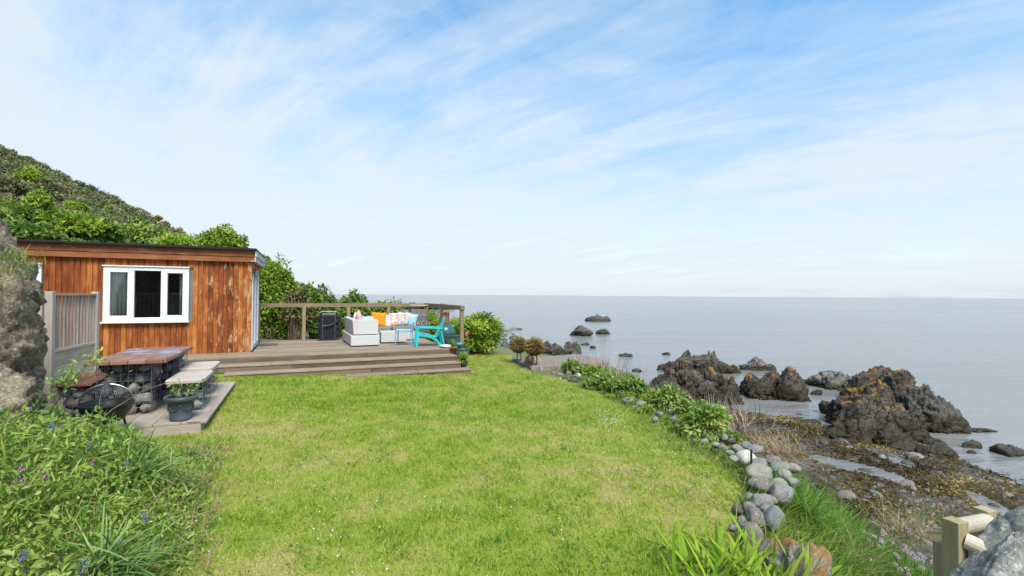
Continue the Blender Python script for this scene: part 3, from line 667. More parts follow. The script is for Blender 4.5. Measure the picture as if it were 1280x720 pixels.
# ------------------------------------------------------------------ raised platform, table, seats
P0 = at(251, 526, .27); PX, PY = float(P0[0]), float(P0[1])
def PW(p, q, z): return (PX + p * ua[0] - q * ua[1], PY + p * ua[1] + q * ua[0], z)
def p_local(w): dx, dy = w[0] - PX, w[1] - PY; return dx * ua[0] + dy * ua[1], -dx * ua[1] + dy * ua[0]
plat = thing('garden_platform', 'low bleached timber platform carrying the stone table and stools', 'platform', (PX, PY, .27), A0)
mb = MB(); p = -3.1
while p < -.2:
    for (qa, qb) in ((.0, 1.15), (1.155, 2.98)): mb.box((p + .145, (qa + qb) / 2, -.016 + random.uniform(-.001, .001)), (.283, qb - qa, .032))
    p += .288
mb.box((-.075, 1.49, -.014), (.15, 2.98, .036))
o = mb.build('boards', wood_mat('bleached_platform_plank', [(.2, (.16, .12, .095)), (.5, (.31, .25, .205)), (.85, (.43, .36, .30))], 'y', 1, knots=False), plat, .004)
mb = MB(); mb.box((-1.55, .012, -.13), (3.1, .03, .19)); mb.build('front_board', M['platf'], plat, .005)
mb = MB(); mb.box((-.012, 1.49, -.11), (.03, 2.95, .15)); mb.build('side_board', wood_mat('bleached_side_board', [(.2, (.17, .125, .09)), (.5, (.33, .26, .20)), (.85, (.44, .37, .30))], 'y', 1), plat, .005)

STN = ['st_grey', 'st_blue', 'st_brown', 'st_tan', 'st_dark']
_ico = {}
def ico(sub):
    if sub not in _ico:
        bm = bmesh.new(); bmesh.ops.create_icosphere(bm, subdivisions=sub, radius=1)
        _ico[sub] = (np.array([v.co[:] for v in bm.verts]), np.array([[v.index for v in f.verts] for f in bm.faces])); bm.free()
    return _ico[sub]
def lump(sub, R, seed, planes=14, k=24, rough=.12, freq=1.6, dmin=.72, oct_=5, strata=0.0, rz=0, zs=1.0, facet=0.0, taper=0.0, crev=0.0):
    """one faceted, weathered stone body; R = half sizes in metres"""
    D, Fc = ico(sub); rg = np.random.default_rng(seed); n = rg.normal(size=(planes, 3)); n /= np.linalg.norm(n, axis=1, keepdims=True)
    dd = rg.uniform(dmin, 1, planes); q = np.maximum(D @ n.T / dd, 0)
    r = (np.sum(q ** k, 1) + .9 ** k) ** (-1 / k)
    R = np.asarray(R, float); V = D * r[:, None] * R; s = R.mean()
    o = rg.uniform(-50, 50, 3)
    dis = rough * ridged(V * freq / s + o, oct_, seed) + rough * .6 * fbm(V * freq * .6 / s + o, 3, seed + 5)
    if strata:
        ax = rg.normal(size=3); ax[2] += 1.2; ax /= np.linalg.norm(ax); h = (V @ ax) / s * 5 + .8 * fbm(V * 1.2 / s + o, 3, seed + 9)
        fr = h - np.floor(h); dis = dis + strata * (np.minimum(fr * 1.3, 1 - fr * .2) - .5)
    if facet:
        Q = V / s + o; Q = Q + .13 * np.stack([vnoise(Q * 2 + 7 * j, seed + j) for j in range(3)], 1); ta = .55; Q = np.stack([Q[:, 0] * math.cos(ta) + Q[:, 2] * math.sin(ta), Q[:, 1], (Q[:, 2] * math.cos(ta) - Q[:, 0] * math.sin(ta)) * 1.9], 1)
        c1_, e1_ = cells(Q * 2.2, seed); c2_, e2_ = cells(Q * np.array([5.2, 5.2, 7.5]), seed + 20)
        dis = dis + facet * c1_ + facet * .45 * c2_ - crev * np.exp(-e1_ / .05) - crev * .4 * np.exp(-e2_ / .07)
    V = V + D * (dis * s)[:, None]
    if taper: V[:, :2] *= (1 - taper * np.clip(V[:, 2:3] / R[2], -.3, 1.0))
    c_, s_ = math.cos(rz), math.sin(rz); V = np.stack([V[:, 0] * c_ - V[:, 1] * s_, V[:, 0] * s_ + V[:, 1] * c_, V[:, 2] * zs], 1)
    return V, Fc
def join(parts):
    V = []; Fs = []; b_ = 0
    for v, f in parts: V.append(v); Fs.append(f + b_); b_ += len(v)
    return np.concatenate(V), np.concatenate(Fs)
def gabion(root, cx, cy, sx, sy, h, seed, name='gabion_leg'):
    """wire cage filled with beach stones, in the thing's local space (bottom at z 0)"""
    rg = random.Random(seed); parts = []; fm = []
    z_ = 0
    s0 = .15
    nz = max(2, int(h / .13)); 
    for kz in range(nz):
        for ix in range(max(2, round(sx / s0))):
            for iy in range(max(2, round(sy / s0))):
                nx_, ny_ = max(2, round(sx / s0)), max(2, round(sy / s0))
                if 0 < ix < nx_ - 1 and 0 < iy < ny_ - 1 and kz < nz - 1: continue
                big = rg.random() < .22; hx = sx / nx_ * (.62 if big else .5)
                V, Fc = lump(3 if seed % 2 else 2, (hx * rg.uniform(.9, 1.2), sy / ny_ * .55 * rg.uniform(.9, 1.15), h / nz * rg.uniform(.5, .68)), rg.randrange(10 ** 6), 8, 4, .03, 1.2, .8, 2, rz=rg.uniform(-.5, .5))
                px_ = min(max(-sx / 2 + (ix + .5 + (.45 if kz % 2 else -.1)) * sx / nx_ + rg.uniform(-.035, .035), -sx / 2 + hx * .9), sx / 2 - hx * .9)
                V = V + np.array([cx + px_, cy - sy / 2 + (iy + .5) * sy / ny_ + rg.uniform(-.01, .01), (kz + .5) * h / nz + rg.uniform(-.025, .025)])
                parts.append((V, Fc)); fm.append(np.full(len(Fc), rg.choice([0, 0, 1, 2, 2, 3, 4, 4])))
    V, Fc = join(parts); V[:, 2] = np.clip(V[:, 2], .003, h - .004)
    st = mesh_np(name, V, Fc, None, root, True, mats=[M[k] for k in STN], fmat=np.concatenate(fm))
    mb = MB(); r = .0024; st_ = .09
    def loop(z_): 
        a, b_ = sx / 2 + .012, sy / 2 + .012; mb.tube([(cx - a, cy - b_, z_), (cx + a, cy - b_, z_), (cx + a, cy + b_, z_), (cx - a, cy + b_, z_), (cx - a, cy - b_, z_)], r, 5, False)
    z_ = .01
    while z_ < h: loop(z_); z_ += st_
    for sgn in (-1, 1):
        k_ = int(sx / st_) + 1
        for i in range(k_ + 1): xx = cx - sx / 2 - .012 + (sx + .024) * i / k_; mb.tube([(xx, cy + sgn * (sy / 2 + .014), 0), (xx, cy + sgn * (sy / 2 + .014), h)], r, 5, False)
        k_ = int(sy / st_) + 1
        for i in range(k_ + 1): yy = cy - sy / 2 - .012 + (sy + .024) * i / k_; mb.tube([(cx + sgn * (sx / 2 + .014), yy, 0), (cx + sgn * (sx / 2 + .014), yy, h)], r, 5, False)
    mb.build('wire_cage', M['wire'], st); return st

tf = at(207.5, 449, 1.02); tp, tq = p_local(tf)              # front right corner of the table top
TL, TW = 1.75, .82
tab = thing('gabion_table', 'rectangular garden table of brown tiled top on two stone filled wire cages', 'table', PW(tp - TW / 2, tq + TL / 2, .27), A0)
MB().box((0, 0, .725), (TW, TL, .05)).build('table_top', M['tabletop'], tab, .006)
gabion(tab, -.08, -TL / 2 + .42, .56, .46, .70, 11); gabion(tab, .06, TL / 2 - .36, .56, .46, .70, 13)
def stool(px, py, label, sd):
    f = at(px, py, .73); p, q = p_local(f); t = thing('gabion_stool', label, 'stool', PW(p - .22, q + .42, .27), A0, 'gabion stools by the table')
    mb = MB(); mb.prism([(-.215, -.42), (.20, -.42), (.225, -.3), (.225, .36), (.19, .42), (-.19, .42), (-.225, .33), (-.225, -.35)], .405, .46); mb.build('stool_top', M['stool'], t, .012, seg=3)
    gabion(t, 0, .02, .36, .62, .40, sd); return t
stool(254.5, 473.5, 'nearer of two stone filled stools with pale flat tops beside the table', 15)
stool(265.5, 459.5, 'farther of two stone filled stools with pale flat tops, nearest the deck steps', 17)
bf = at(79, 483, .70); bp, bq = p_local(bf)
bench = thing('gabion_bench', 'low rust brown plank bench on stone cages left of the table', 'bench', PW(bp, bq + .75, .27), A0)
MB().box((-.02, .02, .43), (.2, 1.56, .03), var=.3).box((.19, 0, .43), (.2, 1.5, .03), var=.7).build('seat', M['rust'], bench, .005)
gabion(bench, .08, -.48, .34, .4, .40, 19); gabion(bench, .08, .46, .34, .4, .40, 21)

# fence on the higher terrace behind the stone table
FA = np.array([-6.73, 7.0]); FB = np.array([-7.20, 8.3]); fa_ = math.atan2(FB[1] - FA[1], FB[0] - FA[0]) - math.pi / 2; fl_ = float(np.hypot(*(FB - FA)))
fence = thing('baluster_fence', 'silvery timber fence with close upright balusters and board base', 'fence', (FA[0], FA[1], 0), fa_)
def fpanel(x0, y0, x1, y1, post0=True):
    dx, dy = x1 - x0, y1 - y0; ln = math.hypot(dx, dy); rz = math.atan2(dy, dx); cx_, cy_ = (x0 + x1) / 2, (y0 + y1) / 2
    MB().box((cx_, cy_, 1.865), (ln - .1, .075, .035), rz=rz).build('rail', M['fencex'], fence, .004); MB().box((cx_, cy_, 1.03), (ln - .1, .05, .045), rz=rz).build('rail', M['fencex'], fence, .004)
    mb = MB()
    for (za, zb) in ((.80, .995), (.59, .79), (.38, .58), (.1, .37)): mb.box((cx_, cy_, (za + zb) / 2), (ln - .1, .03, zb - za), rz=rz)
    mb.build('base_board', M['fencex'], fence, .004)
    n = int(ln / .105)
    for i in range(n):
        t = (i + .6) / (n + .2); MB().box((x0 + dx * t, y0 + dy * t, 1.45), (.024, .028, .80), rz=rz).build('baluster', M['fencez'], fence, .003)
def fpost(x_, y_, h=1.91): MB().box((x_, y_, h / 2), (.095, .095, h)).build('post', M['fencez'], fence, .006)
fpost(0, 0); fpost(0, fl_); fpanel(0, .0, 0, fl_)
fpost(-.10, -.05, 1.92); fpanel(-.14, -.05, -1.4, -.25); fpost(-1.45, -.26)

# ------------------------------------------------------------------ furniture and pots on the deck
D5 = .5
def dk(px, py): w = at(px, py, D5); return (float(w[0]), float(w[1]), D5)
def uw(p, q): return LW(p, q, D5)
# corner sofa section seen from behind
fc = dk(438.6, 434.0); s1 = thing('rattan_sofa', 'white woven sofa seen from its back and end, heaped with bright cushions', 'sofa', fc, A0 + .03)
MB().box((.37, 1.03, .165), (.74, 2.06, .27)).build('base', M['rattan'], s1, .015)
MB().box((.12, 1.03, .52), (.13, 1.98, .40), ry=-.08).build('backrest', M['rattan'], s1, .015)
MB().box((.43, .10, .52), (.56, .11, .40)).build('armrest', M['rattan'], s1, .015)
MB().box((.45, 1.08, .365), (.54, 1.75, .13)).build('seat_cushion', M['cushion'], s1, .03, seg=3)
for a, b_ in ((.05, .05), (.69, .05), (.05, 2.0), (.69, 2.0)): MB().box((a, b_, .015), (.05, .05, .03)).build('foot', M['darkpot'], s1)
def cushion(name, label, sz, loc, rot, mat):
    n = 14; V = []; 
    for sgn in (1, -1):
        for i in range(n + 1):
            for j in range(n + 1):
                a, b_ = i / n * 2 - 1, j / n * 2 - 1; pin = 1 - .06 * (a * a * b_ * b_) ; e = (1 - a ** 4) * (1 - b_ ** 4)
                V.append((a * sz / 2 * (1 - .07 * (1 - b_ * b_)), b_ * sz / 2 * (1 - .07 * (1 - a * a)), sgn * .075 * e ** .6))
    k = (n + 1) ** 2; Fs = []
    for i in range(n):
        for j in range(n): a = i * (n + 1) + j; Fs += [(a, a + n + 1, a + n + 2, a + 1), (k + a, k + a + 1, k + a + n + 2, k + a + n + 1)]
    o = mesh_np(name, np.array(V), Fs, mat, None, True); o.location = loc; o.rotation_euler = rot; return tag(o, label, 'cushion')
def sl(t, x_, y_, z_): 
    a = t.rotation_euler[2]; return (t.location[0] + x_ * math.cos(a) - y_ * math.sin(a), t.location[1] + x_ * math.sin(a) + y_ * math.cos(a), t.location[2] + z_)
R90 = math.pi / 2
cushion('cushion', 'pink and white cushion at the near end of the sofa back', .42, sl(s1, .25, .35, .66), (R90, -.15, A0 + R90 + .1), M['pinkc'])
cushion('cushion', 'coral patterned cushion standing highest in the middle of the sofa back', .42, sl(s1, .29, .78, .69), (R90, .75, A0 + R90 + .1), M['pattern'])
cushion('cushion', 'pale blue cushion resting by the sofa arm', .40, sl(s1, .42, .28, .60), (R90, .1, A0 + .1), M['bluepan'])
cushion('cushion', 'white cushion at the far end of the sofa back', .42, sl(s1, .29, 1.3, .64), (R90, .3, A0 + R90 - .1), M['curtain'])
o = MB().box((0, 0, 0), (.05, .012, .26)).build('pink_throw', M['pinkc'], None, .003); o.location = sl(s1, .135, .035, .60); o.rotation_euler = (0, 0, A0); tag(o, 'narrow pink throw hanging over the back corner of the sofa', 'throw')
# second sofa along the back railing
s2 = thing('rattan_sofa', 'white woven two seat sofa along the back railing with grey green cushions', 'sofa', uw(2.95, 1.62), A0, None)
MB().box((.68, .35, .16), (1.36, .70, .26)).build('base', M['rattan'], s2, .015)
for i in range(2):
    MB().box((.34 + .70 * i, .66, .53), (.64, .10, .40), rx=-.06).build('backrest', M['rattan'], s2, .015)
    MB().box((.34 + .68 * i, .30, .36), (.66, .58, .13)).build('seat_cushion', M['cushion'], s2, .035, seg=3)
cushion('cushion', 'bright orange cushion on the sofa by the back railing', .46, sl(s2, .36, .52, .62), (R90 - .2, .06, A0 - .1), M['orange'])
cushion('cushion', 'pale cushion half hidden behind the orange cushion', .40, sl(s2, .54, .565, .58), (R90 - .16, .1, A0), M['curtain'])
cushion('cushion', 'coral and blue print cushion on the right seat of the back sofa', .44, sl(s2, .90, .52, .62), (R90 - .2, -.05, A0), M['pattern'])
cushion('cushion', 'second coral print cushion beside a pale blue cushion', .42, sl(s2, 1.13, .53, .63), (R90 - .2, .12, A0 - .2), M['pattern'])
cushion('cushion', 'pale blue cushion at the right end of the back sofa', .42, sl(s2, 1.33, .5, .60), (R90 - .15, .2, A0 - .5), M['bluepan'])
oc = dk(476.2, 429.5); ot = thing('rattan_ottoman', 'low white woven block table in front of the back sofa', 'ottoman', oc, A0 - .08)
MB().box((.36, .33, .165), (.72, .66, .27)).build('base', M['rattan'], ot, .015); MB().box((.36, .33, .31), (.73, .67, .022)).build('table_top', M['rattan'], ot, .008)
# folded recliner leaning on the railing
fr_ = thing('folded_recliner', 'folded black garden recliner leaning upright against the back railing', 'recliner', uw(p_at(411.5, 2.35), 2.35), A0 + .03)
MB().box((0, .02, .40), (.50, .05, .72), rx=-.06).build('seat', M['blackfab'], fr_, .015)
mb = MB()
for s_ in (-1, 1): mb.tube([(s_ * .27, -.03, .02), (s_ * .28, -.015, .5), (s_ * .28, .02, .80), (s_ * .25, .035, .88), (0, .04, .895)], .013, 8)
mb.build('frame', M['blackmet'], fr_)
mb = MB(); mb.tube([(-.27, 0, .66), (-.26, -.02, .84), (-.2, -.02, .87), (.2, -.02, .87), (.26, -.02, .84), (.27, 0, .66)], .012, 8); mb.build('head_bar', M['greymet'], fr_)
for s_ in (-1, 1): MB().tube([(s_ * .17, -.05, .06), (s_ * .175, -.045, .72)], .011, 8).build('stretcher', M['greymet'], fr_); MB().box((s_ * .285, -.03, .42), (.05, .06, .62)).build('armrest', M['blackfab'], fr_, .012)
MB().tube([(-.2, -.055, .44), (0, -.06, .46), (.16, -.06, .52), (.27, -.05, .62)], .016, 8).build('strap', M['blackmet'], fr_)
mb = MB(); mb.box((0, .045, .76), (.4, .02, .12)); mb.build('headrest', M['greymet'], fr_, .01)
# driftwood board with lettering, leaning in the corner
bc_ = uw(p_at(525, 2.45), 2.45); sg = thing('driftwood_board', 'tall grey driftwood sign board with white lettering at the deck corner', 'sign', bc_, A0 - .42)
mb = MB()
for i in range(4): mb.box((0, 0, .14 + i * .225), (.56, .035, .222))
mb.build('board', M['board'], sg, .006); MB().box((0, -.01, 1.055), (.62, .08, .03)).build('top_cap', M['fencex'], sg, .004)
def text(s_, size, loc, parent):
    cu_ = bpy.data.curves.new('lettering', 'FONT'); cu_.body = s_; cu_.size = size; cu_.align_x = 'CENTER'; cu_.extrude = .004; cu_.space_character = 1.1
    o = bpy.data.objects.new('lettering', cu_); C.objects.link(o); o.parent = parent; o.location = loc; o.rotation_euler = (R90, 0, 0); cu_.materials.append(M['letter'])
    bpy.context.view_layer.update(); me = bpy.data.meshes.new_from_object(o.evaluated_get(bpy.context.evaluated_depsgraph_get()))
    n_ = bpy.data.objects.new('words', me); C.objects.link(n_); n_.parent = parent; n_.location = loc; n_.rotation_euler = (R90, 0, 0); bpy.data.objects.remove(o); n_.name = 'lettering'; return n_
text('TO THE', .10, (0, -.024, .70), sg); text('BEACH', .20, (0, -.024, .40), sg)
# blue bistro chair
bcw = dk(504, 432.3); bch = thing('metal_chair', 'pale blue slim metal chair with a low back at its right', 'chair', bcw, A0 - .35)
mb = MB(); mb.box((0, .18, .425), (.42, .40, .02)); mb.build('seat', M['bluepan'], bch, .008)
mb = MB(); mb.tube([(-.21, -.02, .40), (.21, -.02, .40), (.21, .38, .40), (-.21, .38, .40), (-.21, -.02, .40)], .014, 8); mb.build('seat_frame', M['bluemet'], bch)
for a, b_ in ((-.2, 0), (.2, 0), (-.2, .37), (.2, .37)): MB().tube([(a, b_, .41), (a * 1.06, b_ + (-.02 if b_ < .1 else .02), 0)], .013, 8).build('leg', M['bluemet'], bch)
mb = MB(); mb.tube([(.205, 0, .41), (.225, 0, .56), (.235, .02, .62), (.235, .35, .62), (.225, .37, .56), (.205, .37, .41)], .013, 8); mb.build('backrest', M['bluemet'], bch)
# turquoise slatted beach chair, in profile
aw = dk(537, 432.0); ac = thing('adirondack_chair', 'turquoise plastic slatted garden chair facing left on the deck', 'chair', aw, A0 + math.pi - .12)
def strip(mb, pts, y0, y1, th):
    """a bent slat in the x z plane from y0 to y1"""
    P = [Vector((a, 0, b_)) for a, b_ in pts]; V = []
    for i, p_ in enumerate(P):
        t = (P[min(i + 1, len(P) - 1)] - P[max(i - 1, 0)]).normalized(); nv = Vector((-t.z, 0, t.x)) * th / 2
        for yy in (y0, y1):
            for s_ in (1, -1): q = p_ + nv * s_; V.append((q.x, yy, q.z))
    k = len(P); Fs = []
    for i in range(k - 1):
        a = 4 * i; Fs += [(a, a + 2, a + 6, a + 4), (a + 1, a + 5, a + 7, a + 3), (a, a + 4, a + 5, a + 1), (a + 2, a + 3, a + 7, a + 6)]
    Fs += [(0, 1, 3, 2), (4 * k - 4, 4 * k - 2, 4 * k - 1, 4 * k - 3)]; mb.add(V, Fs)
for i in range(5):
    y_ = -.25 + i * .10; hh = .04 * (1 - abs(i - 2) / 2)
    mb = MB(); strip(mb, [(.34, .30), (.32, .355), (.24, .37), (.05, .33), (-.15, .275), (-.21, .29), (-.26, .38), (-.36, .60), (-.45, .84 + hh)], y_, y_ + .09, .022); mb.build('slat', M['teal'], ac, .004)
for s_ in (-1, 1):
    mb = MB(); ya, yb = (.25, .36) if s_ > 0 else (-.36, -.25)
    strip(mb, [(.43, .49), (.40, .53), (.30, .545), (0, .535), (-.36, .52)], ya, yb, .028); mb.build('armrest', M['teal'], ac, .008)
    mb = MB(); yl = .29 * s_; mb.add([(.34, yl - .025, .53), (.42, yl - .025, .53), (.42, yl + .025, .53), (.34, yl + .025, .53), (.40, yl * 1.08 - .03, 0), (.47, yl * 1.08 - .03, 0), (.47, yl * 1.08 + .03, 0), (.40, yl * 1.08 + .03, 0)],
        [(0, 1, 2, 3), (7, 6, 5, 4), (0, 4, 5, 1), (1, 5, 6, 2), (2, 6, 7, 3), (3, 7, 4, 0)]); mb.build('leg', M['teal'], ac, .008)
    mb = MB(); strip(mb, [(.38, .33), (.15, .31), (-.08, .25), (-.2, .16), (-.33, 0)], yl - .02, yl + .02, .06); mb.build('leg', M['teal'], ac, .006)
    mb = MB(); strip(mb, [(-.30, .52), (-.36, .26), (-.42, .0)], yl - .02, yl + .02, .05); mb.build('leg', M['teal'], ac, .006)
ac.scale = (.87, .87, .93)
# pots
def leaves_ball(n, c, R, size, up=.4, T=T_LEAF, asp=.45, var=(.2, .9)):
    d = rdir(n, up); r = rng.uniform(.35, 1, (n, 1)) ** .6; pos = np.array(c) + d * r * np.array(R)
    ld = d + rdir(n) * .8; nr = rdir(n, .6); ln = size * rng.uniform(.6, 1.25, n); return T, pos, ld, nr, ln, ln * asp, rng.uniform(*var, n)
def pot(nm, label, loc, prof, mat, plant=None, fill=None):
    t = thing(nm, label, 'plant pot', loc); MB().lathe(prof, 28).build('pot', mat, t, smooth=True)
    if fill: MB().lathe([(fill[0], fill[1] - .01), (fill[0] * .9, fill[1]), (.01, fill[1] + .01)], 20).build('soil', M['soil'], t, smooth=True)
    if plant: leaf_mesh('plant', *plant, t)
    return t
w = dk(554.5, 430.2); ch = thing('round_chiminea', 'round teal glazed jar with a tall terracotta neck behind the turquoise chair', 'chiminea', (w[0] - .03, w[1] + .5, w[2]))
MB().lathe([(.12, 0), (.17, .02), (.25, .12), (.30, .26), (.285, .38), (.22, .49), (.12, .55)], 30).build('body', M['glaze2'], ch, smooth=True)
MB().lathe([(.115, .53), (.10, .60), (.10, .86), (.12, .88), (.09, .90), (.08, .6)], 20).build('neck', M['terra'], ch, smooth=True)
MB().box((.10, .05, .74), (.035, .03, .36)).build('chimney_stake', M['greymet'], ch, .004)
w = dk(563, 431.2); tr = thing('ceramic_trough', 'square green glazed planter with a thick rim on the deck corner', 'planter', (w[0], w[1] + .2, w[2]), A0)
mb = MB(); mb.add([(-.17, -.15, 0), (.17, -.15, 0), (.17, .15, 0), (-.17, .15, 0), (-.20, -.18, .22), (.20, -.18, .22), (.20, .18, .22), (-.20, .18, .22)], [(3, 2, 1, 0), (4, 5, 6, 7), (0, 1, 5, 4), (1, 2, 6, 5), (2, 3, 7, 6), (3, 0, 4, 7)]); mb.build('body', M['glaze'], tr, .02, seg=3)
MB().box((0, 0, .245), (.44, .40, .05)).build('rim', M['glaze'], tr, .015, seg=3); MB().box((0, 0, .268), (.36, .32, .012)).build('soil', M['soil'], tr)
V, Fc = lump(4, (.19, .12, .05), 3, 8, 6, .02); o = mesh_np('white_stone', V, Fc, M['stonewh']); o.location = dk(557.5, 434.8)[:2] + (D5 + .035,); tag(o, 'flat white stone lying at the front edge of the deck', 'stone')
z1_ = .5 - .125
def onz(px, py, z_): w = at(px, py, z_); return (float(w[0]), float(w[1]), z_)
pot('potted_aloe', 'small terracotta pot of spiky grey green leaves at the end of the top step', onz(567.5, 442.0, z1_), [(.07, 0), (.085, .14), (.10, .145), (.10, .185), (.085, .185), (.08, .15)], M['terra'],
    (blade_t(.1), *[(lambda n: (np.tile([[0, 0, .15]], (n, 1)) + rng.normal(size=(n, 3)) * .02, rdir(n, 2.0), rdir(n), rng.uniform(.12, .28, n), np.full(n, .03), rng.uniform(.2, .9, n)))(34)][0], M['strap']), (.08, .16))
g1 = onz(578, 449.6, .5 - .25); pot('glazed_planter', 'large round green glazed pot of plants at the end of the steps', g1, [(.12, 0), (.19, .06), (.225, .16), (.22, .24), (.20, .28), (.225, .30), (.22, .335), (.195, .33), (.19, .29)], M['glaze'],
    (*leaves_ball(120, (.03, 0, .36), (.17, .17, .09), .09), M['mid']), (.19, .30))
bpy.data.objects['glazed_planter'].scale = (.78, .78, .9)
bb = thing('bird_bath_ornament', 'bright blue glazed mushroom shaped ornament standing in the large green pot', 'ornament', (g1[0] - .06, g1[1] - .03, g1[2] + .29))
MB().lathe([(.03, 0), (.025, .12), (.03, .13)], 14).build('stem', M['bluegl'], bb, smooth=True); MB().lathe([(.03, .11), (.13, .125), (.14, .145), (.10, .175), (.03, .19), (.005, .195)], 24).build('cap', M['bluegl'], bb, smooth=True)
pot('potted_herb', 'dark stoneware pot of leafy green herb on the lowest step', onz(579.5, 458.3, .5 - .375), [(.08, 0), (.13, .05), (.145, .12), (.13, .18), (.14, .20), (.12, .195)], M['darkpot'], (*leaves_ball(150, (0, 0, .24), (.17, .17, .12), .09, .8), M['bright']), (.12, .18))
bpy.data.objects['potted_herb'].scale = (.72, .72, .85); bb.scale = (.7, .7, .8)
rb_w = at(582, 431, .5); rb_ = thing('bird_stake', 'small rusty red metal bird on a stake behind the corner post', 'ornament', (float(rb_w[0]), float(rb_w[1]) + .25, -.1))
MB().tube([(0, 0, 0), (0, 0, .88)], .008, 6).build('stake', M['blackmet'], rb_)
rb_.scale = (.6, .6, .93)
V, Fc = lump(3, (.10, .05, .075), 5, 6, 4, .02); V[:, 2] += .92 + V[:, 0] * .4; mesh_np('bird', V, Fc, M['birdred'], rb_); V, Fc = lump(3, (.04, .035, .04), 6, 6, 4, .02); mesh_np('head', V + np.array([.09, 0, 1.03]), Fc, M['birdred'], rb_)
MB().add([(-.06, 0, .92), (-.18, .01, 1.03), (-.17, -.01, .95)], [(0, 1, 2)]).build('tail', M['blackmet'], rb_)
w = dk(331, 431.5); o = MB().box((0, 0, .012), (.62, .40, .022)).build('door_mat', M['mat'], None, .008); o.location = w; o.rotation_euler = (0, 0, A0 + R90 * 0); tag(o, 'small grey door mat outside the glazed cabin door', 'door mat')

# fire pit and pot near the platform
fp = thing('fire_pit', 'black steel fire bowl under a mesh dome lid beside the flower bed', 'fire pit', (-4.62, 5.5, .22))
MB().lathe([(.02, .20), (.14, .21), (.24, .27), (.31, .38), (.325, .44), (.335, .44), (.335, .455), (.31, .455), (.29, .38), (.2, .28)], 36).build('bowl', M['blackmet'], fp, smooth=True)
mb = MB()
for k_ in range(4): a = math.pi / 4 + k_ * R90; mb = MB(); mb.tube([(.2 * math.cos(a), .2 * math.sin(a), .27), (.27 * math.cos(a), .27 * math.sin(a), 0)], .016, 8); mb.build('leg', M['blackmet'], fp)
mb = MB(); prof = [(.325 * math.cos(t), .46 + .225 * math.sin(t)) for t in np.linspace(0, 1.45, 9)]
for r_, z_ in prof: mb.tube([(r_ * math.cos(t), r_ * math.sin(t), z_) for t in np.linspace(0, 2 * math.pi, 41)], .0028, 4, False)
for k_ in range(72): a = k_ * math.pi / 36; mb.tube([(r_ * math.cos(a), r_ * math.sin(a), z_) for r_, z_ in prof], .0024, 4, False)
mb.build('mesh_dome', M['blackmet'], fp)
mb = MB()
for k_ in range(4): a = .45 + k_ * R90; mb = MB(); mb.tube([(r_ * 1.012 * math.cos(a), r_ * 1.012 * math.sin(a), z_ + .004) for r_, z_ in prof], .008, 6); mb.build('dome_rib', M['greymet'], fp)
mb = MB(); mb.tube([(.328 * math.cos(t), .328 * math.sin(t), .458) for t in np.linspace(0, 2 * math.pi, 49)], .010, 6, False); mb.build('rim', M['blackmet'], fp)
fp.scale = (.76, .76, .92)
MB().tube([(-.04, 0, .655), (-.04, 0, .69), (.04, 0, .69), (.04, 0, .655)], .007, 6).build('handle', M['greymet'], fp)
w = onz(226, 524.5, .27); gp = pot('grey_planter', 'slate grey plastic pot with moulded swags and pale sprigs on the platform', w, [(.135, 0), (.15, .01), (.155, .03), (.145, .04), (.185, .255), (.195, .26), (.225, .27), (.235, .285), (.235, .32), (.215, .33), (.19, .31)], M['greypl'], None, (.19, .29))
gp.scale = (.82, .82, .95)
mb = MB()
for k_ in range(6):
    a0 = k_ * math.pi / 3; pts = []
    for i in range(13):
        t = i / 12; a = a0 + t * math.pi / 3; z_ = .225 - .085 * math.sin(math.pi * t); r_ = .146 + (z_ - .04) * .186 + .004; pts.append((r_ * math.cos(a), r_ * math.sin(a), z_))
    mb.tube(pts, .006, 6)
mb.build('swag_relief', M['greypl'], gp, smooth=True)
n = 70; hh = rng.uniform(0, 1, n); st = rng.normal(size=(9, 2)) * .07; si = rng.integers(0, 9, n)
pos = np.stack([st[si, 0] * (1 + hh), st[si, 1] * (1 + hh), .30 + hh * .2], 1); d = rdir(n, .5)
ln = rng.uniform(.035, .075, n); leaf_mesh('plant', T_LEAF, pos, d, rdir(n, .8), ln, ln * .4, rng.uniform(.3, 1, n), M['euph'], gp)
mb = MB(); [mb.tube([(a, b_, .29), (a * 2, b_ * 2, .50)], .003, 5) for a, b_ in st]; mb.build('stem', M['strap'], gp)

# ------------------------------------------------------------------ shore rocks
def outcrop(nm, label, lumps, mat, sub=5, z0=-2.0, d=None, rough=.03, group=None, strata=.09, cat='rock', k=60, facet=.17, taper=.26, crev=.11):
    parts = []
    for i, (pc_, yt, yb, wp, df, *rest) in enumerate(lumps):
        w = at(pc_, yb, z0) if d is None else atd(pc_, yb, d); dist = w[1]; zb = w[2]
        h = (yb - yt) * dist / 600; W_ = wp * dist / 600 * .92; dep = W_ * df
        V, Fc = lump(sub, (W_ / 2 * 1.2, dep / 2, h * .86), 1000 + int(pc_ * 7 + yt), 13, k, rough, 2.6, .56, 6, strata, facet=facet, taper=taper, crev=crev)
        sh = rest[0] if rest else 0                          # leaning
        V[:, 0] += sh * V[:, 2]
        V[:, 2] *= 1.0; top = V[:, 2].max(); V = V + np.array([w[0], dist + dep * .35, zb + h - top])
        parts.append((V, Fc))
    V, Fc = join(parts); return tag(mesh_np(nm, V, Fc, mat), label, cat, group)
outcrop('shore_outcrop', 'jagged grey rock standing behind the brown peaked outcrop in the shallows', [(855, 437, 466, 34, .8, .1), (873, 443, 467, 40, .8), (891, 439, 467, 36, .8, -.1), (907, 448, 467, 36, .9, -.25), (842, 452, 464, 30, .9), (918, 456, 467, 20, .9)], M['rocksea'])
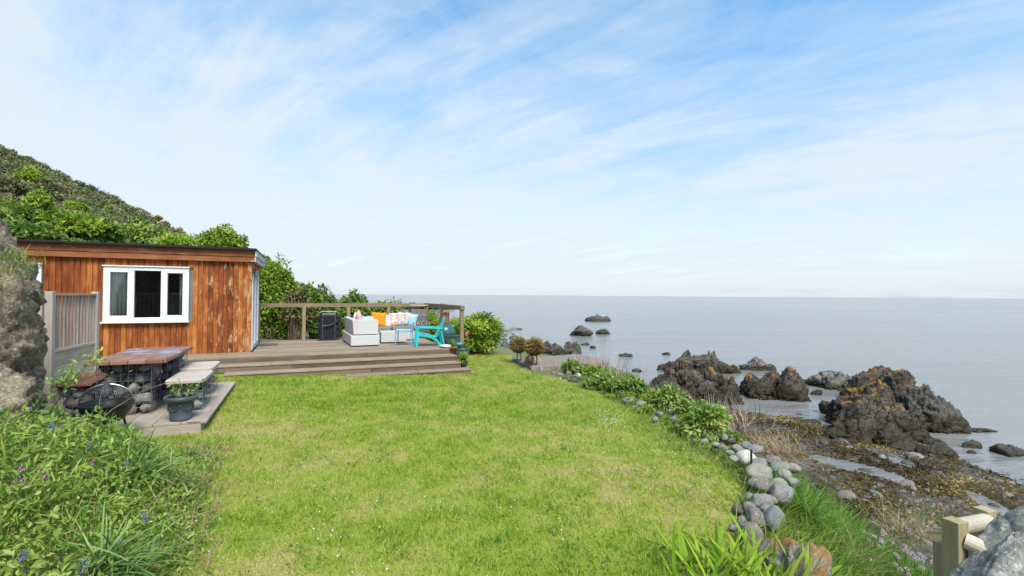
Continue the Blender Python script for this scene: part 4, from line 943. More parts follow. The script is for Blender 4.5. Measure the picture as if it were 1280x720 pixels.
outcrop('shore_outcrop', 'dark brown outcrop with a narrow pointed peak left of the sea pool', [(856, 447, 494, 24, 1, .05), (840, 461, 497, 50, .9), (866, 463, 500, 46, .9), (824, 478, 497, 34, .9), (846, 474, 503, 60, .7), (882, 477, 503, 44, .8), (900, 459, 500, 44, .9, -.05), (914, 472, 502, 34, .9), (905, 482, 507, 50, .6)], M['rockred'])
outcrop('shore_outcrop', 'low pale hump of rock alone in the water behind the orange topped boulder', [(955, 447, 463, 28, .9), (942, 454, 463, 24, .9), (966, 455, 464, 18, 1)], M['rockgrey'])
outcrop('shore_outcrop', 'rounded dark boulder with orange lichen on its crown beside the sea pool', [(989, 459, 501, 50, 1.0, .05), (972, 466, 499, 44, .9), (952, 468, 496, 36, .9), (940, 474, 494, 26, .9), (960, 479, 500, 44, .7)], M['rockred'], strata=.06)
outcrop('shore_outcrop', 'long low grey ridge running left behind the largest outcrop', [(1035, 469, 484, 34, 1), (1054, 466, 487, 60, .9), (1075, 468, 490, 44, .9)], M['rockgrey'])
outcrop('shore_outcrop', 'largest rugged outcrop with an orange lichen band across its middle', [(1112, 459, 500, 62, .8), (1094, 466, 502, 50, .8), (1130, 463, 508, 40, .9), (1088, 481, 535, 76, .8), (1118, 478, 538, 70, .8, -.1), (1066, 494, 532, 50, .9), (1100, 503, 549, 84, .8), (1070, 512, 545, 50, .8), (1132, 508, 550, 60, .8), (1150, 524, 552, 40, .9), (1085, 526, 556, 70, .6), (1118, 530, 560, 70, .6)], M['rockred'])
outcrop('shore_outcrop', 'wedge shaped brown rock sloping down to the right into open water', [(1168, 482, 540, 62, .9, -.1), (1186, 494, 541, 64, .9, -.25), (1206, 513, 541, 40, .9, -.3), (1152, 498, 541, 44, .9)], M['rocksea'], strata=.13)
for (pc_, yt, yb, wp, lb, mt) in (
    (729, 407, 420, 30, 'large rounded brown boulder out in the calm sea', 'rocksea'), (752, 394, 402, 42, 'long flat rock farthest out in the calm sea', 'rocksea'), (754, 411, 418, 18, 'small split rock right of the large round boulder', 'rocksea'),
    (733, 428, 431.5, 13, 'small flat dark rock below the large round boulder', 'rocksea'), (741, 432, 435.5, 9, 'tiny dark rock nearest the concrete slab in the water', 'rocksea'), (783, 442, 446, 24, 'thin sliver of rock just breaking the water between slab and outcrops', 'rocksea'),
    (833, 440, 443.5, 10, 'small lone rock just left of the jagged grey outcrop', 'rocksea'), (1024, 487, 494, 13, 'little dark rock in the channel between the two big outcrops', 'rocksea'), (1038, 502, 518, 20, 'stubby dark rock at the left foot of the largest outcrop', 'rocksea'),
    (1221, 552, 561, 22, 'low dark rock in the shallows right of the wedge shaped rock', 'rockgrey'), (1277, 560, 571, 44, 'flat grey rock cut by the right edge of the picture', 'rockgrey'), (1216, 563, 567, 10, 'tiny dark rock just below the low rock in the right shallows', 'rocksea'),
    (1235, 537, 541, 30, 'thin rock ledge trailing right from the wedge shaped rock', 'rocksea'), (1172, 548, 556, 30, 'dark slab at the water edge below the wedge shaped rock', 'rocksea'), (1180, 560, 572, 40, 'broad wet slab at the edge of the right shallows', 'rocksea'), (1140, 552, 566, 40, 'dark block at the right foot of the largest outcrop', 'rocksea'),
    (1015, 525, 531, 24, 'flat stone lying in the shallow pool by the seaweed', 'rocksea'), (765, 462, 470, 36, 'dark ledge at the water edge behind the dry grass', 'rocksea'), (798, 461, 465, 12, 'small dark rock off the dark ledge', 'rocksea')):
    outcrop('sea_rock', lb, [(pc_, yt, yb, wp, .8)], M[mt], 4, k=12, strata=.06, facet=.16, taper=.12, crev=.08)
outcrop('reef', 'low dark reef out at sea beyond the deck railing', [(512, 377.5, 384, 46, .5), (548, 379, 385, 40, .5), (482, 380, 384, 40, .5)], M['rocksea'], 4, d=130)
outcrop('sea_rock', 'cluster of dark rocks off the shore to the right of the rounded shrub', [(608, 401, 407, 16, .8), (596, 402, 408, 18, .8), (619, 402, 407, 10, .8)], M['rocksea'], 4, d=62)
outcrop('shore_outcrop', 'dark lichened rocks rising behind the concrete slab', [(683, 425, 444, 24, .9), (696, 428, 446, 26, .9), (711, 427, 447, 20, .9), (720, 427, 449, 18, 1), (704, 436, 449, 30, .7)], M['rocksea'], d=17.2, strata=.14)
outcrop('island', 'faint far island lying on the horizon', [(820, 370, 371.5, 70, .3), (790, 370.4, 371.2, 40, .3)], M['rockgrey'], 3, d=9000)
# stones scattered on the beach and pebbles of the far shore
protos = []
for i in range(6):
    V, Fc = lump(3, (.5, .4, .27), 400 + i, 10, 10, .09, 1.5, .7, 3); me = mesh_np('beach_stone', V, Fc, M[['st_dark', 'st_dark', 'st_grey', 'st_dark', 'st_brown', 'st_dark'][i]]); protos.append(me)
rs = random.Random(5); cnt = 0
def stone_at(x_, y_, s_, label, group):
    global cnt
    p_ = protos[cnt % 6]; o = p_ if cnt < 6 else p_.copy()
    if cnt >= 6: C.objects.link(o)
    cnt += 1
    z_ = float(ground_z(np.array([x_]), np.array([y_]))[0][0]); o.location = (x_, y_, max(z_, -2.03) + s_ * .02); o.scale = (s_, s_ * rs.uniform(.7, 1), s_ * rs.uniform(.7, 1.1)); o.rotation_euler = (rs.uniform(-.2, .2), rs.uniform(-.2, .2), rs.uniform(0, 6)); tag(o, label, 'stone', group)
bx = [(rs.gauss(940, 60), rs.uniform(512, 560)) for _ in range(34)] + [(rs.uniform(1010, 1260), rs.uniform(545, 630)) for _ in range(46)] + [(rs.uniform(1060, 1180), rs.uniform(545, 575)) for _ in range(30)]
for (a, b_) in bx:
    w = at(a, b_, -1.9)
    if w[0] > 3.6: stone_at(float(w[0]), float(w[1]), rs.choice([.1, .12, .16, .2, .24, .34]), 'loose stone scattered on the golden seaweed beach', 'stones on the seaweed beach')
for i in range(70):
    a, b_ = rs.gauss(622, 16), rs.uniform(408, 440)
    if a > 645 and b_ > 425: continue
    w = at(a, b_, -2.0); stone_at(float(w[0]), float(w[1]), rs.choice([.4, .6, .8, 1.1]), 'shore pebble below the rounded shrub beside the sea', 'pebbles of the far shore')

# ------------------------------------------------------------------ near rocks
def big_rock(nm, label, lumps, mat, sub=6, cat='rock', **kw):
    parts = []
    for (c, R, seed, rz) in lumps:
        V, Fc = lump(sub, R, seed, 13, 40, kw.get('rough', .06), 2.4, kw.get('dmin', .66), 7, kw.get('strata', .06), rz, facet=kw.get('facet', .16), crev=kw.get('crev', .05)); parts.append((V + np.array(c), Fc))
    V, Fc = join(parts); return tag(mesh_np(nm, V, Fc, mat), label, cat)
big_rock('rock_outcrop', 'tall ochre and grey rock face rising at the left edge above the flower bed',
    [((-6.16, 4.8, 1.5), (.92, .9, 1.75), 31, .0), ((-5.42, 4.85, 1.0), (.5, .5, 1.15), 32, .1), ((-5.04, 4.6, .35), (.38, .42, .85), 33, 0), ((-6.9, 5.3, 1.3), (.9, .8, 1.7), 37, .9), ((-5.5, 4.2, .3), (.5, .5, .8), 39, .4)], M['cliff'], facet=.09, dmin=.76, crev=.035, rough=.035, strata=.10)
big_rock('boulder', 'large grey lichened boulder filling the bottom right corner', [((3.38, 2.1, .0), (1.2, .8, 1.2), 47, .0), ((2.16, 1.97, .02), (.42, .4, .87), 49, .2)], M['boulder'], 7, facet=.045, strata=.01, rough=.022, dmin=.88, crev=.015)
big_rock('lichened_rock', 'tilted slab of rock crusted with orange lichen below the edging stones', [((2.02, 3.42, -.42), (.28, .36, .56), 61, .5), ((2.2, 3.2, -.62), (.26, .40, .42), 63, .2)], M['orangerock'], 5, facet=.2)
# edging stones along the lawn
EDGE = [  # px, py centre, width, height, material, own label
 (936, 572, 27, 17, 'st_white', 'whitish oval stone with a short black stake in front of it'), (953, 581, 24, 15, 'st_grey', None), (955, 592, 33, 19, 'st_tan', 'large smooth tan grey stone just below the whitish stone'),
 (977, 585, 27, 14, 'st_grey', None), (984, 594, 18, 14, 'st_tan', None), (961, 610, 25, 16, 'st_brown', 'brown angular stone in the middle of the edging stones'), (952, 602, 24, 9, 'st_brown', None),
 (981, 616, 31, 24, 'st_grey', 'angular fissured grey stone at the right side of the edging'), (953, 626, 29, 22, 'st_grey', None), (939, 622, 13, 13, 'st_grey', None), (972, 647, 27, 30, 'st_blue', 'biggest smooth blue grey egg shaped stone in the edging'),
 (949, 648, 30, 23, 'st_brown', None), (923, 637, 15, 12, 'st_dark', None), (941, 667, 29, 30, 'st_brown', 'rough brown stone nearest the bright sword leaved plant'), (917, 660, 12, 10, 'st_grey', None), (959, 637, 18, 12, 'st_blue', None), (975, 604, 20, 14, 'st_tan', None), (968, 575, 20, 12, 'st_brown', None),
 (946, 561, 20, 12, 'st_grey', None), (936, 557, 14, 10, 'st_blue', None), (923, 561, 16, 11, 'st_grey', None), (914, 566, 14, 9, 'st_grey', None), (920, 574, 14, 9, 'st_tan', None), (992, 602, 16, 14, 'st_grey', None), (966, 625, 16, 12, 'st_brown', None), (938, 634, 16, 12, 'st_brown', None), (944, 603, 14, 10, 'st_grey', None), (930, 652, 16, 12, 'st_brown', None), (994, 586, 18, 12, 'st_tan', None),
 (700, 467.5, 11, 6, 'st_grey', None), (706, 472, 9, 5, 'st_dark', None), (711, 466, 11, 7, 'st_brown', None), (722, 469, 12, 7, 'st_white', 'brightest white stone beside the far clump of green leaves'), (692, 466, 8, 5, 'st_blue', None), (700, 473, 4, 3, 'st_white', None), (717, 475, 16, 8, 'st_dark', None),
 (785, 500, 18, 11, 'st_brown', None), (802, 504, 18, 9, 'st_grey', None), (813, 508, 10, 7, 'st_grey', None), (806, 513, 12, 7, 'st_brown', None), (826, 517, 14, 8, 'st_blue', None), (839, 515, 12, 8, 'st_grey', None), (842, 524, 14, 10, 'st_blue', None), (820, 524, 12, 8, 'st_grey', None), (870, 543, 14, 9, 'st_brown', None), (881, 551, 14, 9, 'st_grey', None), (896, 556, 14, 9, 'st_tan', None), (905, 559, 14, 9, 'st_brown', None), (657, 461, 10, 5, 'st_brown', None), (676, 462, 12, 5, 'st_brown', None), (798, 512, 10, 6, 'st_grey', None), (906, 546, 14, 9, 'st_grey', None), (914, 551, 14, 10, 'st_dark', None)]
for i, (px, py, w_, h_, mt, lb) in enumerate(EDGE):
    w_, h_ = (w_ * .82, h_ * .82) if px < 915 else (w_, h_); g = at(px, py + h_ * .5, -.10); d_ = g[1]; W_ = w_ * d_ / 600; H_ = h_ * d_ / 600
    big = w_ > 24; V, Fc = lump(4 if d_ < 7 else 3, (W_ / 2 * 1.0, W_ * .40, H_ * .5 * 1.05), 800 + i, 9, 8 if mt != 'st_brown' else 16, .035, 1.4, .74, 4, rz=random.uniform(-.5, .5), facet=.02 if mt in ('st_blue', 'st_white') else .06, crev=.0 if mt in ('st_blue', 'st_white') else .02)
    o = mesh_np('edging_stone', V, Fc, M[mt]); o.location = (g[0], d_ + W_ * .25, g[2] + H_ * .34); o.rotation_euler = (random.uniform(-.15, .15), random.uniform(-.2, .2), 0)
    tag(o, lb or 'rounded weathered stone packed among others along the lawn edge', 'stone', None if lb else 'stones edging the lawn')
g = at(938, 581, -.05); sk = MB().box((0, 0, .07), (.018, .018, .22)).build('marker_stake', M['blackmet']); sk.location = (g[0], g[1] - .02, g[2]); tag(sk, 'short black stake in front of the whitish edging stone', 'stake')

# concrete slab with the two shaggy ornaments
c1, c2, c3, c4 = at(664, 460, 0), at(640, 449.5, 0), at(722, 443.5, 0), at(762, 453, 0)
mb = MB(); mb.prism([(float(c[0]), float(c[1])) for c in (c1, c4, c3, c2)], -.16, .03); o = mb.build('concrete_slab', M['concrete'], None, .02); tag(o, 'old brown concrete slab at the far end of the lawn by the sea', 'slab')
def shaggy(px, py, w_, label, head):
    b0 = at(px, py, .03); d_ = b0[1]; R = w_ * d_ / 600 / 2; t = thing('shaggy_ornament', label, 'ornament', (float(b0[0]), float(b0[1]), .03), 0, 'shaggy ornaments on the slab')
    zc_ = R * .72 + .30 * w_ / 22
    V, Fc = lump(3, (R * .8, R * .72, R * .78), 71, 5, 4, .05); mesh_np('body', V + np.array([0, 0, zc_]), Fc, M['bark'], t)
    n = 1500; dd = rdir(n, .25); pos = dd * np.array([R * .72, R * .65, R * .7]) + np.array([0, 0, zc_]); ld = dd + rdir(n) * .45 + np.array([0, 0, -.35])
    leaf_mesh('bristle_coat', blade_t(-.25, 3), pos, ld, rdir(n, .3), rng.uniform(.14, .27, n) * R / .28 * np.clip(.75 + .5 * dd[:, 2], .3, 1), np.full(n, .016), np.clip(.5 + .35 * dd[:, 2] + rng.normal(size=n) * .22, 0, 1), M['bristle'], t)
    for s_ in (-1, 1): MB().tube([(s_ * R * .22, 0, zc_ - R * .5), (s_ * R * .26 + .01, .02, zc_ * .32), (s_ * R * .2, -.01, .0)], .014, 6).tube([(s_ * R * .2 - .04, -.05, .006), (s_ * R * .2, 0, .012)], .012, 6).build('leg', M['blackmet'], t)
    if head:
        n = 350; dd = rdir(n); hc = np.array([-R * .62, -R * .35, .15]); V, Fc = lump(3, (.10, .11, .13), 72, 5, 4, .05); h = mesh_np('head', V + hc, Fc, M['bark'], t)
        leaf_mesh('bristle_coat', blade_t(-.2, 3), hc + dd * .09, dd + rdir(n) * .5, rdir(n), rng.uniform(.04, .08, n), np.full(n, .012), rng.uniform(0, .6, n), M['bristle'], h)
shaggy(668, 456.5, 21, 'shaggy round dried grass animal with its head lowered to the slab', True)
shaggy(648.5, 451.5, 19, 'shaggy round dried grass animal at the left corner of the slab', False)

# handrail posts of the steps to the beach
hp = thing('step_handrail', 'pale timber handrail posts with half round poles beside the big boulder', 'handrail', (2.41, 2.62, 0), .28)
HA = np.array([0, 0.]); far_w = np.array([3.16, 3.22]) - np.array([2.41, 2.62]); cs, sn = math.cos(-.28), math.sin(-.28); HB = np.array([far_w[0] * cs - far_w[1] * sn, far_w[0] * sn + far_w[1] * cs])
MB().box((0, 0, -.15), (.08, .08, 1.70)).build('post', M['handz'], hp, .004); MB().box((HB[0], HB[1], -.28), (.085, .085, 1.56)).build('post', M['handz'], hp, .004)
MB().tube([(HA[0] + .02, HA[1] + .02, .64), (HB[0] - .02, HB[1] - .02, .43)], .046, 16).build('pole', M['handx'], hp, smooth=False)
MB().tube([(.02, -.03, .60), (.62, -1.1, .30)], .042, 16).build('pole', M['handx'], hp)
MB().box((.12, .09, -.1), (.06, .06, 1.3)).build('baluster', M['handz'], hp, .004); MB().box((.34, .28, -.2), (.06, .06, 1.2)).build('baluster', M['handz'], hp, .004)

# ------------------------------------------------------------------ vegetation
def crown(n, c, R, lobes, leaf, T=T_LEAF, asp=.5, up=.5, seed=0, lo=-.35, bias=.5, spread=.22, lr=(.28, .45)):
    """leaf arrays for an uneven crown: leaf clumps round a few dozen lobe centres inside an ellipsoid"""
    rg = np.random.default_rng(seed); lc = rg.normal(size=(lobes, 3)); lc /= np.linalg.norm(lc, axis=1, keepdims=True); lc[:, 2] = np.where(lc[:, 2] < lo, -lc[:, 2] * .6, lc[:, 2])
    lc *= rg.uniform(.45, .88, (lobes, 1)); rad = rg.uniform(*lr, lobes); tone = rg.normal(size=lobes) * spread
    i = rg.integers(0, lobes, n); d = rg.normal(size=(n, 3)); d[:, 2] += .35; d /= np.linalg.norm(d, axis=1, keepdims=True)
    P = (lc[i] + d * (rad[i] * rg.uniform(.55, 1.08, n))[:, None]); P[:, 2] = np.maximum(P[:, 2], -.95)
    pos = np.asarray(c) + P * np.asarray(R); ln = leaf * rg.uniform(.55, 1.3, n)
    ld = d * .6 + rg.normal(size=(n, 3)) * .6 + np.array([0, 0, -.15]); nr = d * .7 + rg.normal(size=(n, 3)) * .45 + np.array([0, 0, up])
    return T, pos, ld, nr, ln, ln * asp, bias + tone[i] + rg.normal(size=n) * .16
def stems(c, R, n, r, seed, mat, parent, up=.8):
    rg = np.random.default_rng(seed); mb = MB()
    for _ in range(n):
        a = rg.uniform(0, 6.28); b0 = np.array([math.cos(a), math.sin(a)]) * rg.uniform(0, .45) * np.array(R[:2]); e = np.array([math.cos(a), math.sin(a)]) * rg.uniform(.2, .85) * np.array(R[:2]); z0, z1 = c[2] - R[2], c[2] + R[2] * rg.uniform(.1, up)
        k = 5; pts = [(c[0] + b0[0] + (e[0] - b0[0]) * t + rg.normal() * .03, c[1] + b0[1] + (e[1] - b0[1]) * t + rg.normal() * .03, z0 + (z1 - z0) * t) for t in np.linspace(0, 1, k)]
        mb.tube(pts, [r, r * .85, r * .7, r * .5, r * .25], 5)
    return mb.build('stems', mat, parent, smooth=True)
def shrub(label, c, R, n, leaf, mat, seed, lobes=30, cat='shrub', nm='shrub', ns=14, sr=.02, group=None, **kw):
    t = thing(nm, label, cat, (float(c[0]), float(c[1]), float(c[2])), 0, group); lc = (0, 0, R[2] * .92)
    leaf_mesh('foliage', *crown(n, lc, R, lobes, leaf, seed=seed, **kw), mat, t); stems(lc, R, ns, sr, seed, M['twig'], t); return t
def px_shrub(label, px, ytop, ybase, wpx, d, n, leaf, mat, seed, df=.8, **kw):
    b0 = atd(px, ybase, d); h = (ybase - ytop) * d / 600; W_ = wpx * d / 600
    return shrub(label, b0, (W_ / 2, W_ / 2 * df, h / 2 * 1.02), n, leaf, mat, seed, **kw)
# behind the deck
px_shrub('big rounded bright green shrub at the right end of the deck', 587, 391, 442, 84, 15.6, 12000, .11, M['bright'], 201, lobes=80, bias=.52, lr=(.2, .34), lo=-.95)
px_shrub('bright green shrub sprawling behind the driftwood board and back sofa', 524, 388, 432, 60, 17.2, 6000, .11, M['bright'], 202, lobes=60, lo=-.95)
px_shrub('leafy green shrub behind the white sofas with its top over the rail', 482, 376, 428, 56, 18.2, 5000, .12, M['mid'], 203, lobes=50, bias=.7, lo=-.95)
px_shrub('dark leaved shrub behind the folded recliner with a bright topmost shoot', 440, 366, 428, 46, 18.0, 5000, .12, M['mid'], 204, lobes=50, bias=.6, lo=-.95)
px_shrub('loose tall shrub with a ragged top and bare brown stems behind the railing', 396, 352, 428, 50, 17.2, 4600, .12, M['mid'], 205, lobes=60, ns=60, sr=.018, lr=(.16, .3), bias=.6, lo=-.95)
px_shrub('brown twiggy thicket with thin leaves between the tall shrubs and the rail', 372, 358, 430, 46, 16.6, 2600, .11, M['olive'], 206, lobes=50, ns=110, sr=.016, lr=(.14, .3), bias=.62)
px_shrub('tall ivy green shrub standing right behind the cabin corner', 342, 322, 428, 60, 17.0, 9000, .12, M['bright'], 207, lobes=90, bias=.42, lr=(.18, .32), lo=-.95)
px_shrub('bright leaved crown high beside the side fascia of the cabin', 333, 318, 372, 40, 19.5, 3000, .14, M['bright'], 208, lobes=40, lr=(.2, .34))
px_shrub('bright green rounded ivy bush rising above the right end of the cabin roof', 277, 283, 335, 64, 19, 8000, .13, M['bright'], 209, lobes=60, bias=.45, lr=(.2, .34))
px_shrub('small lime green bush low behind the right half of the roof', 232, 294, 330, 70, 20, 6000, .13, M['bright'], 210, lobes=50, bias=.6)
# on the hill
def on_hill(px, py):
    for d in np.arange(15, 110, .4):
        p = atd(px, py, d)
        if p[2] < hill_z(np.array([p[0]]), np.array([d]))[0]: return p, d
    return atd(px, py, 60), 60.
for i, (px, yt, yb, wp, mt, bias, n, lb) in enumerate((
    (36, 203, 232, 26, 'bright', .75, 2600, 'single lime green tree among dark scrub high on the hill'), (48, 232, 268, 34, 'bright', .5, 2200, 'yellowish green bush below the lime green tree on the hill'),
    (12, 246, 284, 60, 'mid', .55, 5000, 'mid green dense bush at the left edge above the rock'), (75, 258, 292, 60, 'bright', .48, 5000, 'bright green bush left of centre on the slope above the roof'), (103, 262, 300, 60, 'bright', .38, 5000, 'bright bush next right along the slope above the cabin window'),
    (160, 272, 306, 90, 'mid', .72, 6500, 'broad green bush spreading over the slope behind the middle of the roof'), (196, 294, 310, 50, 'bright', .35, 3500, 'low green bush on the slope right of the broad bush'), (93, 248, 266, 26, 'bright', .7, 1600, 'small lime bush above the bright bushes on the slope'), (172, 268, 282, 22, 'mid', .7, 1500, 'small round green bush alone on the brown upper slope'),
    (30, 275, 300, 70, 'mid', .7, 4500, 'pale green low bush just above the left end of the roof'), (130, 276, 304, 44, 'mid', .5, 3500, 'darker green bush between the two brightest bushes on the slope'), (14, 217, 246, 34, 'darkleaf', .5, 1800, 'dark pine like tree at the upper left edge of the hill'), (60, 218, 250, 26, 'darkleaf', .55, 1600, 'dark pine like tree just right of the lime green tree'), (40, 244, 262, 30, 'darkleaf', .45, 1500, 'dark rounded bush below the lime green tree'))):
    p, d = on_hill(px, yb); R = (wp * d / 1200, wp * d / 1500, max((yb - yt) * d / 1500, .4))
    shrub(lb, p - np.array([0, 0, R[2] * .3]), (R[0], R[1], R[2] * 1.15), n, .30 if mt != 'darkleaf' else .4, M[mt], 230 + i, lobes=34, ns=5, sr=.05, cat='tree' if 'tree' in lb else 'bush', nm='tree' if 'tree' in lb else 'bush', bias=bias, lr=(.25, .4), T=T_DIA, asp=.6)
for i, (px, yt, yb, wp) in enumerate(((198, 272, 277, 9), (154, 259, 263, 6))):
    p, d = on_hill(px, yb); R = (wp * d / 1200, wp * d / 1500, (yb - yt) * d / 900)
    shrub(('larger' if i == 0 else 'smaller') + ' yellow flowering gorse bush on the hill skyline', p, R, 900, .22, M['gorse'], 260 + i, lobes=14, ns=4, sr=.03, nm='gorse_bush', cat='bush', T=T_DIA, asp=.7, bias=.6)
# scrub covering the slope: far too many plants to count
P_, D_, Nn, Ln, Vr = [], [], [], [], []; P2, D2, N2, L2, V2 = [], [], [], [], []
rg = np.random.default_rng(99)
def scrub_at(p, r, n, store, tone, leaf):
    d = rg.normal(size=(n, 3)); d[:, 2] = np.abs(d[:, 2]) + .2; d /= np.linalg.norm(d, axis=1, keepdims=True); c = p + np.array([0, 0, r * .25])
    store[0].append(c + d * r * rg.uniform(.6, 1.05, (n, 1)) * np.array([1, 1, .8])); store[1].append(d + rg.normal(size=(n, 3)) * .7); store[2].append(d + rg.normal(size=(n, 3)) * .5 + np.array([0, 0, .4])); store[3].append(leaf * rg.uniform(.6, 1.3, n)); store[4].append(tone + rg.normal(size=n) * .18)
for _ in range(2600):
    px, py = rg.uniform(-30, 300), rg.uniform(186, 308); rl = 183 + px * .46 + 3
    if py < rl or px > 250 and py < 300: continue
    hit, d = on_hill(px, py)
    dark = (py - rl) < 52 - max(0, px - 120) * .45 and rg.uniform() < .8 and px < 185
    if px > 150 and rg.uniform() < .35: continue
    r = rg.uniform(6, 15) * d / 1200 * (1 if dark else .8)
    if dark: scrub_at(hit, r, 110, (P_, D_, Nn, Ln, Vr), .5 + rg.normal() * .18, d * .0044)
    elif py > 258 + max(0, px - 130) * .62: scrub_at(hit, r * 1.1, 90, (P2, D2, N2, L2, V2), .66 + rg.normal() * .2, d * .005)
    else: scrub_at(hit, r * .7, 80, (P_, D_, Nn, Ln, Vr), .78 + rg.normal() * .2, d * .0042)
for st, nm, mt in (((P_, D_, Nn, Ln, Vr), 'hillside_scrub', 'darkleaf'), ((P2, D2, N2, L2, V2), 'hillside_undergrowth', 'mid')):
    a = [np.concatenate(q) for q in st]; struct(leaf_mesh(nm, T_DIA, a[0], a[1], a[2], a[3], a[3] * .6, a[4], M[mt]), 'stuff')
n = 9000; px = rg.uniform(110, 392, n); P_ = []
x_ = rg.uniform(-60, -22, n); y_ = rg.uniform(30, 66, n); z_ = hill_z(x_, y_)
struct(leaf_mesh('heath_grass', T_DIA, np.stack([x_, y_, z_ - .05], 1), rdir(n, 1.2), rdir(n, .5), rg.uniform(.3, .7, n), rg.uniform(.2, .5, n), .5 + .45 * fbm(xy3(x_ * .2, y_ * .2), 3, 8) + rg.normal(size=n) * .12, M['olive']), 'stuff')
# bare leafless skyline trees
for i, (px, py) in enumerate(((113, 240), (121, 244), (128, 247), (134, 250))):
    p = atd(px, py, 60); t = thing('bare_tree', 'thin leafless tree standing on the hill skyline', 'tree', p, 0, 'bare trees on the skyline'); mb = MB()
    mb.tube([(0, 0, -.5), (.05, 0, .5), (.1, 0, 1.0)], [.07, .05, .02], 5)
    for k in range(9): a = rg.uniform(0, 6.28); z0 = rg.uniform(0, .7); mb.tube([(.05, 0, z0), (.05 + math.cos(a) * .35, math.sin(a) * .3, z0 + .5)], [.03, .012], 4)
    mb.build('branches', M['bark'], t)

# lawn blades, denser near the viewer
n = 420000; x_ = rng.uniform(-6, 2.6, n); y_ = 2.0 + 14 * rng.uniform(0, 1, n) ** 1.7
sdl = poly_sd(np.stack([x_, y_], 1), LAWN); keep = sdl < .1 * rng.uniform(-1, 1, n)
dxy = np.stack([x_ - PX, y_ - PY], 1); lp = dxy @ ua; lq = dxy @ np.array([-ua[1], ua[0]]); keep &= ~((lp < .03) & (lp > -3.2) & (lq > -.03) & (lq < 3.0))
dxy = np.stack([x_ - CX, y_ - CY], 1); lp = dxy @ ua; lq = dxy @ np.array([-ua[1], ua[0]]); keep &= ~((lp < PR + .1) & (lq > np.where(lp < 2.0, -1.75, -2.09)))
x_, y_ = x_[keep], y_[keep]; n = len(x_); dist = np.hypot(x_, y_); pt = patch(x_, y_)
tall = 1 + .9 * np.clip(fbm(xy3(x_ * 4.5, y_ * 4.5), 2, 61), 0, 1) + .5 * (pt - .5)
hgt = rng.uniform(.024, .062, n) * tall; pos = np.stack([x_, y_, lawn_z(x_, y_) - .004], 1)
struct(leaf_mesh('lawn_grass', T_TRI, pos, rdir(n, 1.1), rdir(n), hgt, rng.uniform(.004, .008, n) * (1 + dist / 9), pt * .9 + rng.normal(size=n) * .22 + .03, M['lawnblade']), 'stuff')
# clover and broad leaved weeds in the turf
n = 26000; x_ = rng.uniform(-5, 2.5, n); y_ = 2.4 + 11 * rng.uniform(0, 1, n) ** 1.4; w = fbm(xy3(x_ * 2.6, y_ * 2.6), 4, 133)
keep = (poly_sd(np.stack([x_, y_], 1), LAWN) < -.05) & (w > rng.uniform(.12, .5, n)); dxy = np.stack([x_ - CX, y_ - CY], 1); keep &= ~((dxy @ ua < PR + .2) & (dxy @ np.array([-ua[1], ua[0]]) > -2.2)); keep &= ~((x_ < PX + .1) & (y_ > 4))
x_, y_ = x_[keep], y_[keep]; n = len(x_); ln = rng.uniform(.014, .034, n)
struct(leaf_mesh('lawn_weeds', T_LEAF, np.stack([x_, y_, lawn_z(x_, y_) + rng.uniform(.012, .05, n)], 1), rdir(n) * np.array([1, 1, .3]), rdir(n, 1.6), ln, ln * .6, .35 + rng.normal(size=n) * .2, M['bed']), 'stuff')
# daisies in the lawn
n = 7500; x_ = rng.uniform(-5, 2.5, n); y_ = rng.uniform(2.6, 14, n); w = .35 + 1.5 * fbm(xy3(x_ * .9, y_ * .9), 4, 88) + .22 * np.clip(x_, -1, 2) 
dc = at(763, 522, -.05); x_[:260] = dc[0] + rng.normal(size=260) * .16; y_[:260] = dc[1] + rng.normal(size=260) * .3; w[:260] = 2
keep = (poly_sd(np.stack([x_, y_], 1), LAWN) < -.08) & (w > rng.uniform(.25, 1.5, n)); dxy = np.stack([x_ - CX, y_ - CY], 1); lp = dxy @ ua; lq = dxy @ np.array([-ua[1], ua[0]]); keep &= ~((lp < PR + .2) & (lq > -2.2)); keep &= ~((x_ < PX + .1) & (y_ > 4))
x_, y_ = x_[keep], y_[keep]; n = len(x_); pos = np.stack([x_, y_, lawn_z(x_, y_) + rng.uniform(.035, .055, n)], 1)
T_DISC = (np.array([[0, 0, .0]] + [[.5 * math.cos(a), .5 * math.sin(a), .06] for a in np.linspace(0, 2 * math.pi, 8)[:-1]]), np.array([[0, i + 1, (i + 1) % 7 + 1] for i in range(7)]))
sz = rng.uniform(.006, .0115, n); struct(leaf_mesh('lawn_daisies', T_DISC, pos, rdir(n) * np.array([1, 1, .15]), np.tile([[0, -.25, 1]], (n, 1)) + rng.normal(size=(n, 3)) * .2, sz, sz, rng.uniform(0, 1, n), M['petalw']), 'stuff')

# long grass on the bank
n = 110000; x_ = rng.uniform(.8, 6.2, n); y_ = rng.uniform(2.2, 13, n); gz, sdt, ssh = ground_z(x_, y_)
keep = (sdt > np.where(y_ > 6.0, -.4, -.02)) & (sdt < 3.2) & (gz > -1.75) & (rng.uniform(0, 1, n) < np.where(y_ > 6.3, .75, 1)) & ~((sdt < .35) & (y_ > 4.2) & (y_ < 6.3) & (rng.uniform(0, 1, n) < .62)); x_, y_, gz, sdt = x_[keep], y_[keep], gz[keep], sdt[keep]; n = len(x_)
dry = .5 + .8 * fbm(xy3(x_ * 1.1, y_ * 1.1), 3, 55); lush = np.exp(-(((sdt - 1.25) / 1.05) ** 2)) * smooth((y_ - 3.5) / .8) * smooth((7.6 - y_) / 1.2)
v = .30 + .22 * dry + .34 * lush + rng.normal(size=n) * .12 - .2 * (sdt > 2.3); hgt = rng.uniform(.10, .24, n) * (.75 + 1.5 * lush)
